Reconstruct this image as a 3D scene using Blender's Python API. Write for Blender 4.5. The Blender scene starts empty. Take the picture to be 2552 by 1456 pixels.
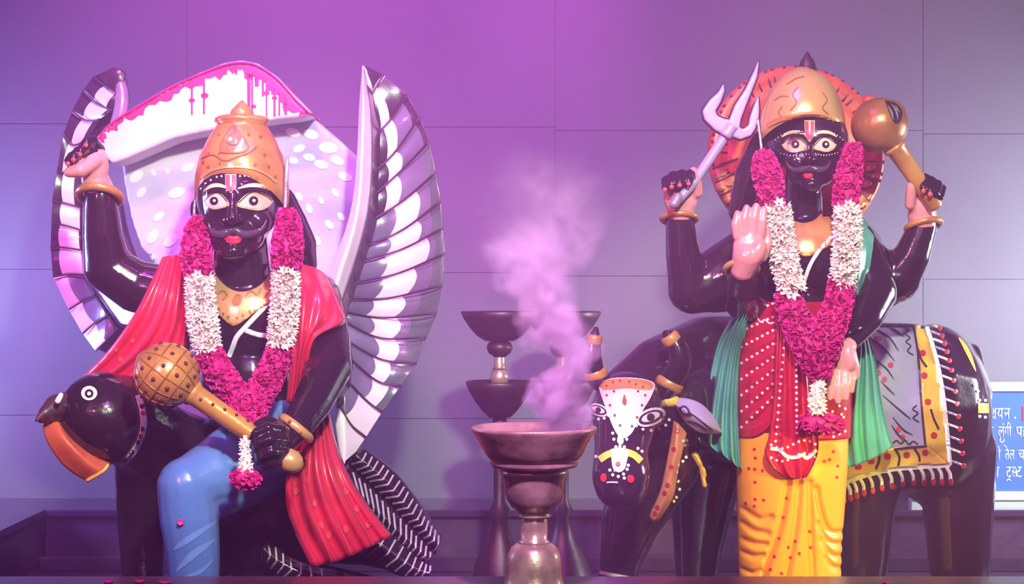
import bpy, math, random
import numpy as np
from mathutils import Vector, Matrix, Euler
from mathutils.bvhtree import BVHTree
from mathutils.geometry import delaunay_2d_cdt

random.seed(7)
rng = np.random.default_rng(7)
sc = bpy.context.scene
col = sc.collection
PI = math.pi

# ---------------------------------------------------------------- camera, world, lights, exposure
D = 4.0          # camera to the plane the statues stand on
CZ = 0.84        # camera height above the platform

cam_d = bpy.data.cameras.new('camera')
cam_d.sensor_width = 36.0
cam_d.lens = 36.0 * D / 2.552
cam_d.clip_start = 0.05
cam = bpy.data.objects.new('camera', cam_d)
cam.location = (0, -D, CZ)
cam.rotation_euler = (PI / 2, 0, 0)
col.objects.link(cam)
sc.camera = cam

world = bpy.data.worlds.new('world')
sc.world = world
world.use_nodes = True
wb = world.node_tree.nodes['Background']
wb.inputs[0].default_value = (0.62, 0.16, 0.74, 1)
wb.inputs[1].default_value = 0.22

sc.view_settings.view_transform = 'Standard'
sc.view_settings.look = 'None'
sc.view_settings.gamma = 1.0
sc.view_settings.use_curve_mapping = False
sc.view_settings.exposure = 0.0
cy_ = sc.cycles
cy_.max_bounces = 4
cy_.diffuse_bounces = 2
cy_.glossy_bounces = 2
cy_.transmission_bounces = 2
cy_.volume_bounces = 0
cy_.adaptive_threshold = 0.2
cy_.transparent_max_bounces = 4
cy_.caustics_reflective = False
cy_.caustics_refractive = False


def lamp(name, kind, loc, target, color, energy, size=0.3, size_y=None, spot=60, blend=0.6, spread=None):
    ld = bpy.data.lights.new(name, kind)
    ld.color = color
    ld.energy = energy
    if kind == 'AREA':
        ld.size = size
        if size_y:
            ld.shape = 'RECTANGLE'
            ld.size_y = size_y
        if spread:
            ld.spread = math.radians(spread)
    else:
        ld.shadow_soft_size = size
    if kind == 'SPOT':
        ld.spot_size = math.radians(spot)
        ld.spot_blend = blend
    o = bpy.data.objects.new(name, ld)
    o.location = loc
    d = Vector(target) - Vector(loc)
    o.rotation_euler = d.to_track_quat('-Z', 'Y').to_euler()
    col.objects.link(o)
    return o


# warm white spotlights in front, one for each statue and a small one for the brazier
lamp('white_spot', 'SPOT', (0.35, -3.0, 2.4), (-0.66, 0, 0.80), (1.0, 0.87, 0.82), 900, 0.10, None, 29, 0.6)
lamp('white_spot', 'SPOT', (0.45, -3.0, 2.4), (0.70, 0, 0.74), (1.0, 0.87, 0.78), 780, 0.10, None, 29, 0.6)
lamp('white_spot', 'SPOT', (0.35, -3.3, 1.5), (0.05, -0.8, 0.16), (1.0, 0.86, 0.72), 320, 0.06, None, 9, 0.6)
# yellow lamp on the right
lamp('yellow_spot', 'SPOT', (2.3, -2.4, 0.9), (0.80, -0.1, 0.30), (1.0, 0.78, 0.08), 640, 0.08, None, 15, 0.7)
# violet stage lamp overhead
lamp('violet_spot', 'SPOT', (-0.1, -2.4, 2.5), (-0.05, 0.0, 0.6), (0.62, 0.04, 1.0), 190, 0.11, None, 56, 0.6)
# magenta stage lamps above the statues
lamp('magenta_spot', 'SPOT', (-0.75, -0.9, 2.6), (-0.68, 0.35, 1.2), (1.0, 0.20, 0.72), 300, 0.10, None, 46)
lamp('pink_spot', 'SPOT', (-1.5, -2.8, 1.8), (-0.6, 0.0, 0.65), (1.0, 0.22, 0.64), 290, 0.12, None, 30, 0.6)
lamp('pink_spot', 'SPOT', (-1.0, -2.9, 1.8), (0.7, 0.0, 0.7), (1.0, 0.22, 0.52), 360, 0.12, None, 26, 0.6)
lamp('smoke_fill', 'SPOT', (0.10, -2.3, 2.1), (0.07, -0.8, 0.66), (1.0, 0.42, 1.0), 950, 0.06, None, 17, 0.8)  # pink spot added only to brighten the smoke and the bowl
# lavender wall washers at both sides
lamp('wall_washer', 'AREA', (2.65, 0.30, 0.90), (1.1, 1.15, 0.70), (0.86, 0.80, 1.0), 58, 0.4, 0.5, spread=112)
lamp('wall_washer', 'AREA', (-2.55, 0.30, 0.90), (-0.95, 1.15, 0.72), (0.38, 0.32, 1.0), 44, 0.4, 0.5, spread=112)
# magenta glow high on the wall
lamp('wall_spot', 'SPOT', (0.15, -0.7, 2.5), (0.10, 1.15, 1.0), (0.78, 0.05, 1.0), 165, 0.15, None, 90, 1.0)
lamp('wall_spot', 'SPOT', (-1.0, -0.5, 2.7), (-1.1, 1.15, 1.5), (0.74, 0.06, 1.0), 175, 0.15, None, 90, 1.0)


# ---------------------------------------------------------------- helpers
def W(px, py, y=0.0):
    s = (D + y) / D / 1000.0
    return Vector(((px - 1276) * s, y, CZ - (py - 728) * s))


def PX(px, y):
    return (px - 1276) * (D + y) / D / 1000.0


def PZ(py, y):
    return CZ - (py - 728) * (D + y) / D / 1000.0


def R(r, y=0.0):
    return r * (D + y) / D / 1000.0


def lin(c):
    c = c.lstrip('#')
    out = []
    for i in (0, 2, 4):
        v = int(c[i:i + 2], 16) / 255
        out.append(v / 12.92 if v <= 0.04045 else ((v + 0.055) / 1.055) ** 2.4)
    return (*out, 1)


def mat(name, c, rough=0.4, metal=0.0, c2=None, nscale=8, bump=0.0, bscale=30, coat=0.0, spec=0.5, emit=None, lo=0.4, hi=0.6, stretch=None):
    m = bpy.data.materials.new(name)
    m.use_nodes = True
    nt = m.node_tree
    b = nt.nodes['Principled BSDF']
    b.inputs['Base Color'].default_value = lin(c)
    b.inputs['Roughness'].default_value = rough
    b.inputs['Metallic'].default_value = metal
    b.inputs['Coat Weight'].default_value = coat
    b.inputs['Coat Roughness'].default_value = 0.08
    b.inputs['Specular IOR Level'].default_value = spec
    tc = nt.nodes.new('ShaderNodeTexCoord')
    vec = tc.outputs['Object']
    if stretch:
        mp = nt.nodes.new('ShaderNodeMapping')
        mp.inputs['Scale'].default_value = stretch
        nt.links.new(vec, mp.inputs['Vector'])
        vec = mp.outputs['Vector']
    if c2:
        n = nt.nodes.new('ShaderNodeTexNoise')
        n.inputs['Scale'].default_value = nscale
        n.inputs['Detail'].default_value = 4
        nt.links.new(vec, n.inputs['Vector'])
        r = nt.nodes.new('ShaderNodeValToRGB')
        r.color_ramp.elements[0].position = lo
        r.color_ramp.elements[1].position = hi
        r.color_ramp.elements[0].color = lin(c)
        r.color_ramp.elements[1].color = lin(c2)
        nt.links.new(n.outputs['Fac'], r.inputs['Fac'])
        nt.links.new(r.outputs['Color'], b.inputs['Base Color'])
    if bump:
        n2 = nt.nodes.new('ShaderNodeTexNoise')
        n2.inputs['Scale'].default_value = bscale
        n2.inputs['Detail'].default_value = 3
        nt.links.new(vec, n2.inputs['Vector'])
        bp = nt.nodes.new('ShaderNodeBump')
        bp.inputs['Strength'].default_value = bump
        bp.inputs['Distance'].default_value = 0.01
        nt.links.new(n2.outputs['Fac'], bp.inputs['Height'])
        nt.links.new(bp.outputs['Normal'], b.inputs['Normal'])
        if coat:
            nt.links.new(bp.outputs['Normal'], b.inputs['Coat Normal'])
    if emit:
        b.inputs['Emission Color'].default_value = lin(c)
        b.inputs['Emission Strength'].default_value = emit
    return m


M = {}
M['black'] = mat('black_enamel', '#271728', 0.17, bump=0.12, bscale=26, coat=0.6)
M['chevron'] = mat('chevron_paint', '#b4a6ba', 0.4)
M['moustache'] = mat('moustache_paint', '#4c3c54', 0.22, coat=0.5)
M['blackfeather'] = mat('dark_feather_paint', '#3c2c44', 0.25, bump=0.12, bscale=20, coat=0.4)
M['crowblack'] = mat('crow_black_enamel', '#241622', 0.20, bump=0.25, bscale=30, coat=0.5)
M['skin'] = mat('pink_palm_paint', '#e39aa0', 0.3, c2='#d98a8c', nscale=12, coat=0.3, bump=0.05)
M['gold'] = mat('gold_paint', '#d89a56', 0.28, 0.3, c2='#c8844a', nscale=14, bump=0.12, bscale=40)
M['golddark'] = mat('dull_gold_paint', '#b87a48', 0.32, 0.35, c2='#a0663e', nscale=10, bump=0.2, bscale=25)
M['goldpale'] = mat('pale_gold_paint', '#e0b070', 0.28, 0.4)
M['brass'] = mat('aged_brass', '#b89c8c', 0.28, 0.55, c2='#967a70', nscale=22, bump=0.12, bscale=60)
M['brassdark'] = mat('dark_brass', '#4c3840', 0.42, 0.6, c2='#3a2a36', nscale=12, bump=0.1, bscale=40)  # darker brass tone for the rear lamps, finial and coals
M['red'] = mat('red_enamel', '#d8304f', 0.3, c2='#cf2a48', nscale=6, bump=0.1, bscale=18, coat=0.4)
M['sashred'] = mat('crimson_enamel', '#c01f3f', 0.28, c2='#ae1a38', nscale=6, bump=0.1, bscale=22, coat=0.5)
M['orangeedge'] = mat('orange_dab_paint', '#e2603c', 0.35)
M['blue'] = mat('blue_enamel', '#5076be', 0.3, c2='#5e86c8', nscale=3, bump=0.08, bscale=10, coat=0.3, stretch=(1, 1, 0.6))
M['bluelight'] = mat('pale_blue_stroke', '#6c96d6', 0.3, coat=0.3)
M['collar'] = mat('orange_gold_collar', '#d69260', 0.3, 0.2, c2='#c87c50', nscale=20)
M['white'] = mat('white_paint', '#f2e6f0', 0.4)
M['cream'] = mat('cream_paint', '#e4c492', 0.4)
M['pinkwhite'] = mat('pinkish_white_paint', '#eedbe6', 0.35, bump=0.1, bscale=20)
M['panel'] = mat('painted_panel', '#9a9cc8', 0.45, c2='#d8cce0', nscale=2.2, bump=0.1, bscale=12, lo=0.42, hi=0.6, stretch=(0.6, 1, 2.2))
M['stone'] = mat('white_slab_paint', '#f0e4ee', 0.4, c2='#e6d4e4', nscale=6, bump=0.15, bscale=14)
M['magenta'] = mat('magenta_powder_paint', '#dc2a80', 0.5, c2='#c81f70', nscale=20)
M['dab'] = mat('pale_feather_dab', '#f4e4f0', 0.45)
M['lilac'] = mat('lilac_paint', '#b9a4d0', 0.35, c2='#a892c2', nscale=7, bump=0.08)
M['greyfeather'] = mat('grey_feather_paint', '#766c8c', 0.3, c2='#685e7e', nscale=8, bump=0.15, bscale=25, coat=0.3)
M['slate'] = mat('slate_feather_paint', '#5e6a70', 0.24, c2='#525c66', nscale=10, bump=0.2, bscale=30, coat=0.5)
M['silver'] = mat('silver_paint', '#b9a9c2', 0.25, 0.5, bump=0.1)
M['orange'] = mat('orange_enamel', '#ee962c', 0.32, c2='#f0a030', nscale=4, bump=0.08, bscale=10, coat=0.35)
M['beakorange'] = mat('orange_beak_paint', '#c8603c', 0.4, c2='#b85038', nscale=14)
M['strap'] = mat('orange_strap_paint', '#d68a5a', 0.4, c2='#c47a50', nscale=14)
M['beakdark'] = mat('dark_beak_paint', '#4a2f38', 0.35)
M['halo'] = mat('orange_halo_paint', '#e0663a', 0.4, c2='#d0553a', nscale=9, bump=0.2, bscale=18)
M['halobump'] = mat('gilded_halo_paint', '#c08a50', 0.35, 0.3, c2='#e07048', nscale=16, bump=0.5, bscale=22)
M['groove'] = mat('dark_groove_paint', '#57283a', 0.5)
M['darkline'] = mat('dark_line_paint', '#3c2840', 0.4)
M['green'] = mat('green_enamel', '#5aa89a', 0.25, c2='#4c988c', nscale=6, bump=0.15, bscale=24, coat=0.5)
M['lip'] = mat('red_lip_paint', '#d02c48', 0.3, coat=0.4)
M['iris'] = mat('dark_iris_paint', '#33202c', 0.2, coat=0.5)
M['eyewhite'] = mat('eye_white_paint', '#e6cab6', 0.3, coat=0.3)
M['tilak'] = mat('pink_tilak_paint', '#d84a5c', 0.4)
M['dotred'] = mat('red_dot_paint', '#c02c34', 0.4)
M['rose'] = mat('rose_petal', '#d2208a', 0.6, c2='#de2c8c', nscale=40)
M['rosecore'] = mat('rose_string', '#c01878', 0.7)
M['tube'] = mat('tuberose_petal', '#fbf0e2', 0.5, c2='#fae4e4', nscale=10)
M['tubecore'] = mat('tuberose_string', '#d8bca8', 0.7)
M['tinsel'] = mat('silver_tinsel', '#e8d8ea', 0.2, 0.7, bump=0.5, bscale=90)
M['yellow'] = mat('yellow_border_paint', '#f0c04a', 0.35, c2='#e8a848', nscale=8, coat=0.3)
M['clothlilac'] = mat('lilac_cloth_paint', '#a59acb', 0.3, c2='#b8a8d4', nscale=8, bump=0.1, bscale=20, coat=0.3)
M['granite'] = mat('black_granite', '#3a2a44', 0.12, c2='#33243c', nscale=60)
M['granitedull'] = mat('dull_granite', '#44304c', 0.35, c2='#3a2944', nscale=30)
M['wallpanel'] = mat('wall_laminate', '#666071', 0.45, c2='#625c6d', nscale=1.4, bump=0.02, bscale=50)
M['joint'] = mat('wall_joint', '#585262', 0.7)
M['kerb'] = mat('kerb_granite', '#5a3a62', 0.3, c2='#6a4450', nscale=5)
M['signblue'] = mat('sign_blue', '#2f62bc', 0.3)
M['signwhite'] = mat('sign_white', '#eeece6', 0.35)
M['signred'] = mat('sign_red', '#c8304a', 0.35)


def raw_mesh(name, V, F):
    me = bpy.data.meshes.new(name)
    me.from_pydata([tuple(v) for v in V], [], [tuple(f) for f in F])
    me.update()
    return me


def root_loc(o):
    while o.parent:
        o = o.parent
    return o.location.copy()


def root(name, label, cat, loc, group=None):
    o = bpy.data.objects.new(name, None)
    o.empty_display_size = 0.05
    o.location = loc
    o['label'] = label
    o['category'] = cat
    if group:
        o['group'] = group
    col.objects.link(o)
    return o


def tag(o, label, cat, group=None):
    o['label'] = label
    o['category'] = cat
    if group:
        o['group'] = group
    return o


def put(name, me, mats, parent=None, smooth=True):
    """mesh in world coordinates -> object; origin on the parent's root or at its own base"""
    n = len(me.vertices)
    co = np.empty(n * 3)
    me.vertices.foreach_get('co', co)
    co = co.reshape(-1, 3)
    if parent is not None:
        off = np.array(root_loc(parent))
    else:
        off = np.array([(co[:, 0].min() + co[:, 0].max()) / 2, (co[:, 1].min() + co[:, 1].max()) / 2, co[:, 2].min()])
    co = co - off
    me.vertices.foreach_set('co', co.ravel())
    me.update()
    if not isinstance(mats, (list, tuple)):
        mats = [mats]
    me.materials.clear()
    for m in mats:
        me.materials.append(M[m] if isinstance(m, str) else m)
    if smooth:
        me.polygons.foreach_set('use_smooth', [True] * len(me.polygons))
    me.name = name
    o = bpy.data.objects.new(name, me)
    col.objects.link(o)
    if parent is not None:
        o.parent = parent
    else:
        o.location = off
    return o


def build(name, V, F, mats, parent=None, smooth=True, idx=None):
    me = raw_mesh(name, V, F)
    o = put(name, me, mats, parent, smooth)
    if idx is not None:
        me.polygons.foreach_set('material_index', list(idx))
    return o


def join(parts):
    V, F = [], []
    for v, f in parts:
        n = len(V)
        V += list(v)
        F += [tuple(i + n for i in q) for q in f]
    return V, F


def box(x0, x1, y0, y1, z0, z1):
    V = [Vector((x, y, z)) for x in (x0, x1) for y in (y0, y1) for z in (z0, z1)]
    F = [(0, 1, 3, 2), (4, 6, 7, 5), (0, 4, 5, 1), (2, 3, 7, 6), (0, 2, 6, 4), (1, 5, 7, 3)]
    return V, F


def bevel_box(x0, x1, y0, y1, z0, z1, b=0.003):
    """box with a chamfered front (towards -y)"""
    V = [Vector(p) for p in ((x0, y1, z0), (x1, y1, z0), (x1, y1, z1), (x0, y1, z1),
                             (x0, y0 + b, z0), (x1, y0 + b, z0), (x1, y0 + b, z1), (x0, y0 + b, z1),
                             (x0 + b, y0, z0 + b), (x1 - b, y0, z0 + b), (x1 - b, y0, z1 - b), (x0 + b, y0, z1 - b))]
    F = [(3, 2, 1, 0), (8, 9, 10, 11)]
    for i in range(4):
        j = (i + 1) % 4
        F.append((i, j, j + 4, i + 4))
        F.append((i + 4, j + 4, j + 8, i + 8))
    return V, F


def frame_of(d):
    d = d.normalized()
    a = Vector((0, 0, 1)) if abs(d.z) < 0.9 else Vector((1, 0, 0))
    u = d.cross(a).normalized()
    return u, d.cross(u).normalized(), d


def capsule(p0, r0, p1, r1, seg=14, hs=4):
    d = p1 - p0
    if d.length < 1e-6:
        d = Vector((0, 0, 1e-4))
    u, w, d = frame_of(d)
    rings = []
    for i in range(hs):
        a = -PI / 2 + PI / 2 * (i + 0.15) / hs
        rings.append((p0 + d * (r0 * math.sin(a)), r0 * math.cos(a)))
    rings.append((p0, r0))
    rings.append((p1, r1))
    for i in range(1, hs + 1):
        a = PI / 2 * (i - 0.15) / hs
        rings.append((p1 + d * (r1 * math.sin(a)), r1 * math.cos(a)))
    return rings_mesh(rings, u, w, seg)


def rings_mesh(rings, u, w, seg):
    V, F = [], []
    for c, r in rings:
        for k in range(seg):
            a = 2 * PI * k / seg
            V.append(c + u * (r * math.cos(a)) + w * (r * math.sin(a)))
    n = len(rings)
    for i in range(n - 1):
        for k in range(seg):
            k2 = (k + 1) % seg
            F.append((i * seg + k, i * seg + k2, (i + 1) * seg + k2, (i + 1) * seg + k))
    F.append(tuple(range(seg - 1, -1, -1)))
    F.append(tuple((n - 1) * seg + k for k in range(seg)))
    return V, F


def ellipsoid(c, rx, ry, rz, rot=(0, 0, 0), seg=24, rg=14):
    m = Euler(rot).to_matrix()
    V, F = [], []
    for i in range(rg + 1):
        t = PI * (i * 0.98 + 0.01 * rg) / rg
        for k in range(seg):
            a = 2 * PI * k / seg
            V.append(c + m @ Vector((rx * math.sin(t) * math.cos(a), ry * math.sin(t) * math.sin(a), rz * math.cos(t))))
    for i in range(rg):
        for k in range(seg):
            k2 = (k + 1) % seg
            F.append((i * seg + k, (i + 1) * seg + k, (i + 1) * seg + k2, i * seg + k2))
    F.append(tuple(range(seg)))
    F.append(tuple(rg * seg + k for k in range(seg - 1, -1, -1)))
    return V, F


def prism(outline, y0, y1, steps=None):
    """px outline extruded in depth from y0 (front) to y1 (back)"""
    n = len(outline)
    V = [W(x, y, y0) for x, y in outline]
    V += [v + Vector((0, y1 - y0, 0)) for v in V]
    F = [tuple(range(n)), tuple(range(2 * n - 1, n - 1, -1))]
    for i in range(n):
        j = (i + 1) % n
        F.append((i, i + n, j + n, j))
    return V, F


def chain(*pts, slot=0):
    return ('c', pts, slot)


def ell(px, py, y, rx, ry, rz, rot=(0, 0, 0), slot=0):
    """rx, rz in px; ry in metres"""
    return ('e', px, py, y, rx, ry, rz, rot, slot)


def prim_mesh(p):
    if p[0] == 'c':
        out = []
        q = p[1]
        for a, b in zip(q[:-1], q[1:]):
            out.append(capsule(W(*a[:3]), R(a[3], a[2]), W(*b[:3]), R(b[3], b[2])))
        return join(out)
    if p[0] == 'e':
        _, px, py, y, rx, ry, rz, rot, s = p
        return ellipsoid(W(px, py, y), R(rx, y), ry, R(rz, y), rot)
    if p[0] == 'p':
        return prism(p[1], p[2], p[3])
    return p[1]


def prim_dist(p, P):
    if p[0] == 'c':
        best = None
        q = p[1]
        for a, b in zip(q[:-1], q[1:]):
            A = np.array(W(*a[:3])); B = np.array(W(*b[:3]))
            d = B - A
            L = max(d @ d, 1e-9)
            t = np.clip((P - A) @ d / L, 0, 1)
            r = R(a[3], a[2]) * (1 - t) + R(b[3], b[2]) * t
            dist = np.linalg.norm(P - A - t[:, None] * d, axis=1) - r
            best = dist if best is None else np.minimum(best, dist)
        return best
    if p[0] == 'e':
        _, px, py, y, rx, ry, rz, rot, s = p
        m = np.array(Euler(rot).to_matrix())
        rr = np.array([R(rx, y), ry, R(rz, y)])
        q = (P - np.array(W(px, py, y))) @ m / rr
        return (np.linalg.norm(q, axis=1) - 1) * rr.min()
    return np.full(len(P), 1.0)


def evaluate(me, mods):
    o = bpy.data.objects.new('tmp', me)
    col.objects.link(o)
    for kind, kw in mods:
        md = o.modifiers.new(kind, kind)
        for k, v in kw.items():
            setattr(md, k, v)
    dg = bpy.context.evaluated_depsgraph_get()
    out = bpy.data.meshes.new_from_object(o.evaluated_get(dg))
    bpy.data.objects.remove(o)
    bpy.data.meshes.remove(me)
    return out


def blob(name, prims, mats, parent=None, voxel=0.006, smooth=4, fn=None):
    """overlapping primitives grown into one continuous smooth skin"""
    V, F = join([prim_mesh(p) for p in prims])
    me = evaluate(raw_mesh('tmp', V, F), [('REMESH', dict(mode='VOXEL', voxel_size=voxel)),
                                         ('SMOOTH', dict(factor=0.5, iterations=smooth))])
    idx = None
    if isinstance(mats, (list, tuple)) and len(mats) > 1:
        n = len(me.polygons)
        c = np.empty(n * 3)
        me.polygons.foreach_get('center', c)
        c = c.reshape(-1, 3)
        nr = np.empty(n * 3)
        me.polygons.foreach_get('normal', nr)
        nr = nr.reshape(-1, 3)
        if fn:
            idx = fn(c, nr)
        else:
            ds = np.stack([prim_dist(p, c) for p in prims])
            sl = np.array([p[-1] if p[0] in 'ce' else 0 for p in prims])
            idx = sl[ds.argmin(0)]
    o = put(name, me, mats, parent)
    if idx is not None:
        o.data.polygons.foreach_set('material_index', [int(i) for i in idx])
    return o


def lerp(a, b, t):
    return a + (b - a) * t


def spline(pts, n):
    """Catmull-Rom through points (tuples), n samples"""
    P = [np.array(p, float) for p in pts]
    if len(P) == 2:
        return [P[0] * (1 - t) + P[1] * t for t in np.linspace(0, 1, n)]
    Q = [2 * P[0] - P[1]] + P + [2 * P[-1] - P[-2]]
    seg = len(P) - 1
    out = []
    for t in np.linspace(0, seg, n):
        i = min(int(t), seg - 1)
        u = t - i
        a, b, c, d = Q[i:i + 4]
        out.append(0.5 * (2 * b + (c - a) * u + (2 * a - 5 * b + 4 * c - d) * u * u + (3 * b - a - 3 * c + d) * u ** 3))
    return out


def thicken(V, F, d):
    """closed shell: front sheet V, back sheet V + d"""
    n = len(V)
    V2 = list(V) + [v + d for v in V]
    F2 = [tuple(f) for f in F] + [tuple(i + n for i in reversed(f)) for f in F]
    cnt = {}
    for f in F:
        for i in range(len(f)):
            e = (f[i], f[(i + 1) % len(f)])
            cnt[e] = cnt.get(e, 0) + 1
    for (a, b) in cnt:
        if (b, a) not in cnt:
            F2.append((b, a, a + n, b + n))
    return V2, F2


def sheet(name, rails, mats, parent, nu=40, nv=30, folds=0, amp=0.0, thick=0.012, bulge=0.0, phase=0.0, idxfn=None, sharp=1.0):
    """cloth across several rails (each a list of (px, py, y)), pleats run along the rails"""
    RS = [spline(r, nv) for r in rails]
    V, F, idx = [], [], []
    for j in range(nv):
        row = spline([r[j] for r in RS], nu)
        for i, p in enumerate(row):
            u = i / (nu - 1)
            v = j / (nv - 1)
            y = p[2] - bulge * math.sin(PI * u)
            if folds:
                s = math.sin(2 * PI * folds * u + phase + 0.6 * math.sin(3 * v))
                s = math.copysign(abs(s) ** sharp, s)
                y -= amp * s
            V.append(W(p[0], p[1], y))
    for j in range(nv - 1):
        for i in range(nu - 1):
            F.append((j * nu + i, (j + 1) * nu + i, (j + 1) * nu + i + 1, j * nu + i + 1))
            if idxfn:
                idx.append(idxfn((i + 0.5) / (nu - 1), (j + 0.5) / (nv - 1)))
    nf = len(F)
    V, F2 = thicken(V, F, Vector((0, thick, 0)))
    o = build(name, V, F2, mats, parent)
    if idxfn:
        full = idx + idx + [0] * (len(F2) - 2 * nf)
        o.data.polygons.foreach_set('material_index', full)
    return o


def tube(name, pts, mats, parent=None, seg=12, n=None, flat=1.0):
    """pts: (px, py, y, r px) smooth tube with round ends"""
    V, F = tube_vf(pts, seg, n, flat)
    return build(name, V, F, mats, parent)


def tube_vf(pts, seg=12, n=None, flat=1.0):
    n = n or max(6, len(pts) * 5)
    S = spline(pts, n)
    C = [W(s[0], s[1], s[2]) for s in S]
    rr = [max(R(s[3], s[2]), 0.0003) for s in S]
    V, F = [], []
    for i, c in enumerate(C):
        d = (C[min(i + 1, n - 1)] - C[max(i - 1, 0)]).normalized()
        u = d.cross(Vector((0, 1, 0)))
        u = u.normalized() if u.length > 1e-4 else Vector((1, 0, 0))
        w = u.cross(d).normalized()
        for k in range(seg):
            a = 2 * PI * k / seg
            V.append(c + u * (rr[i] * math.cos(a)) + w * (rr[i] * flat * math.sin(a)))
    for i in range(n - 1):
        for k in range(seg):
            k2 = (k + 1) % seg
            F.append((i * seg + k, i * seg + k2, (i + 1) * seg + k2, (i + 1) * seg + k))
    F.append(tuple(range(seg - 1, -1, -1)))
    F.append(tuple((n - 1) * seg + k for k in range(seg)))
    return V, F


def lathe_vf(c, axis, prof, seg=48, close=True):
    """prof: (distance along axis, radius) in metres"""
    u, w, d = frame_of(axis)
    V, F = [], []
    for t, r in prof:
        for k in range(seg):
            a = 2 * PI * k / seg
            V.append(c + d * t + u * (max(r, 1e-4) * math.cos(a)) + w * (max(r, 1e-4) * math.sin(a)))
    n = len(prof)
    for i in range(n - 1):
        for k in range(seg):
            k2 = (k + 1) % seg
            F.append((i * seg + k, i * seg + k2, (i + 1) * seg + k2, (i + 1) * seg + k))
    if close:
        F.append(tuple(range(seg - 1, -1, -1)))
        F.append(tuple((n - 1) * seg + k for k in range(seg)))
    return V, F


def lathe_px(name, px, y, prof, mats, parent=None, seg=48, close=True):
    """prof: list of (radius px, py); vertical axis"""
    c = W(px, 728, y)
    pr = [(PZ(py, y) - c.z, R(r, y)) for r, py in prof]
    V, F = lathe_vf(c, Vector((0, 0, 1)), pr, seg, close)
    return build(name, V, F, mats, parent)


def torus_vf(c, n, Rr, r, seg=40, ms=10, arc=(0, 2 * PI), sq=1.0):
    u, w, d = frame_of(n)
    V, F = [], []
    full = abs(arc[1] - arc[0] - 2 * PI) < 1e-6
    cnt = seg if full else seg + 1
    for i in range(cnt):
        a = arc[0] + (arc[1] - arc[0]) * i / seg
        e = u * math.cos(a) + w * (math.sin(a) * sq)
        for k in range(ms):
            b = 2 * PI * k / ms
            V.append(c + e * (Rr + r * math.cos(b)) + d * (r * math.sin(b)))
    for i in range(seg if full else seg):
        i2 = (i + 1) % cnt
        if not full and i == seg:
            break
        for k in range(ms):
            k2 = (k + 1) % ms
            F.append((i * ms + k, i2 * ms + k, i2 * ms + k2, i * ms + k2))
    return V, F


# ---- paint laid on a surface: thin raised patches that follow the form beneath
def bvh_of(objs):
    V, F = [], []
    for o in objs:
        n = len(V)
        off = root_loc(o) if o.parent else o.location
        V += [v.co + off for v in o.data.vertices]
        F += [tuple(i + n for i in p.vertices) for p in o.data.polygons]
    return BVHTree.FromPolygons(V, F)


CAMP = Vector((0, -D, CZ))


def circ(x, y, r, n=10, sy=1.0, rot=0.0):
    c, s = math.cos(rot), math.sin(rot)
    out = []
    for k in range(n):
        a = 2 * PI * k / n
        u, v = r * math.cos(a), r * sy * math.sin(a)
        out.append((x + u * c - v * s, y + u * s + v * c))
    return out


def stroke(pts, w, n=None, taper=False):
    S = spline(pts, n or max(4, len(pts) * 4)) if len(pts) > 2 else spline(pts, 3)
    L, Rr = [], []
    for i, p in enumerate(S):
        a = S[max(i - 1, 0)][:2]
        b = S[min(i + 1, len(S) - 1)][:2]
        d = b - a
        d = d / (np.linalg.norm(d) + 1e-9)
        t = i / (len(S) - 1)
        ww = w / 2 * (1 if not taper else max(0.12, math.sin(PI * (0.08 + 0.84 * t))))
        nrm = np.array([-d[1], d[0]]) * ww
        L.append(tuple(p[:2] + nrm))
        Rr.append(tuple(p[:2] - nrm))
    return L + Rr[::-1]


def smooth_poly(pts, n=None):
    return [tuple(p[:2]) for p in spline(list(pts) + [pts[0]], n or len(pts) * 4)][:-1]


def paint(name, polys, mats, parent, bv, off=0.0015, res=9, jump=0.05, raw=False):
    if len(polys) > 1 and not raw:
        dim = sorted(max(max(p[0] for p in q) - min(p[0] for p in q), max(p[1] for p in q) - min(p[1] for p in q)) for q in polys)
        if dim[len(dim) // 2] >= 13:
            o = None
            for q in polys:
                o = paint(name, [q], mats, parent, bv, off, res, jump) or o
            return o
        o = paint_one(name, polys, mats, parent, bv, off, res, jump)
        if o:
            o['kind'] = 'stuff'
        return o
    return paint_one(name, polys, mats, parent, bv, off, res, jump, raw)


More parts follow.
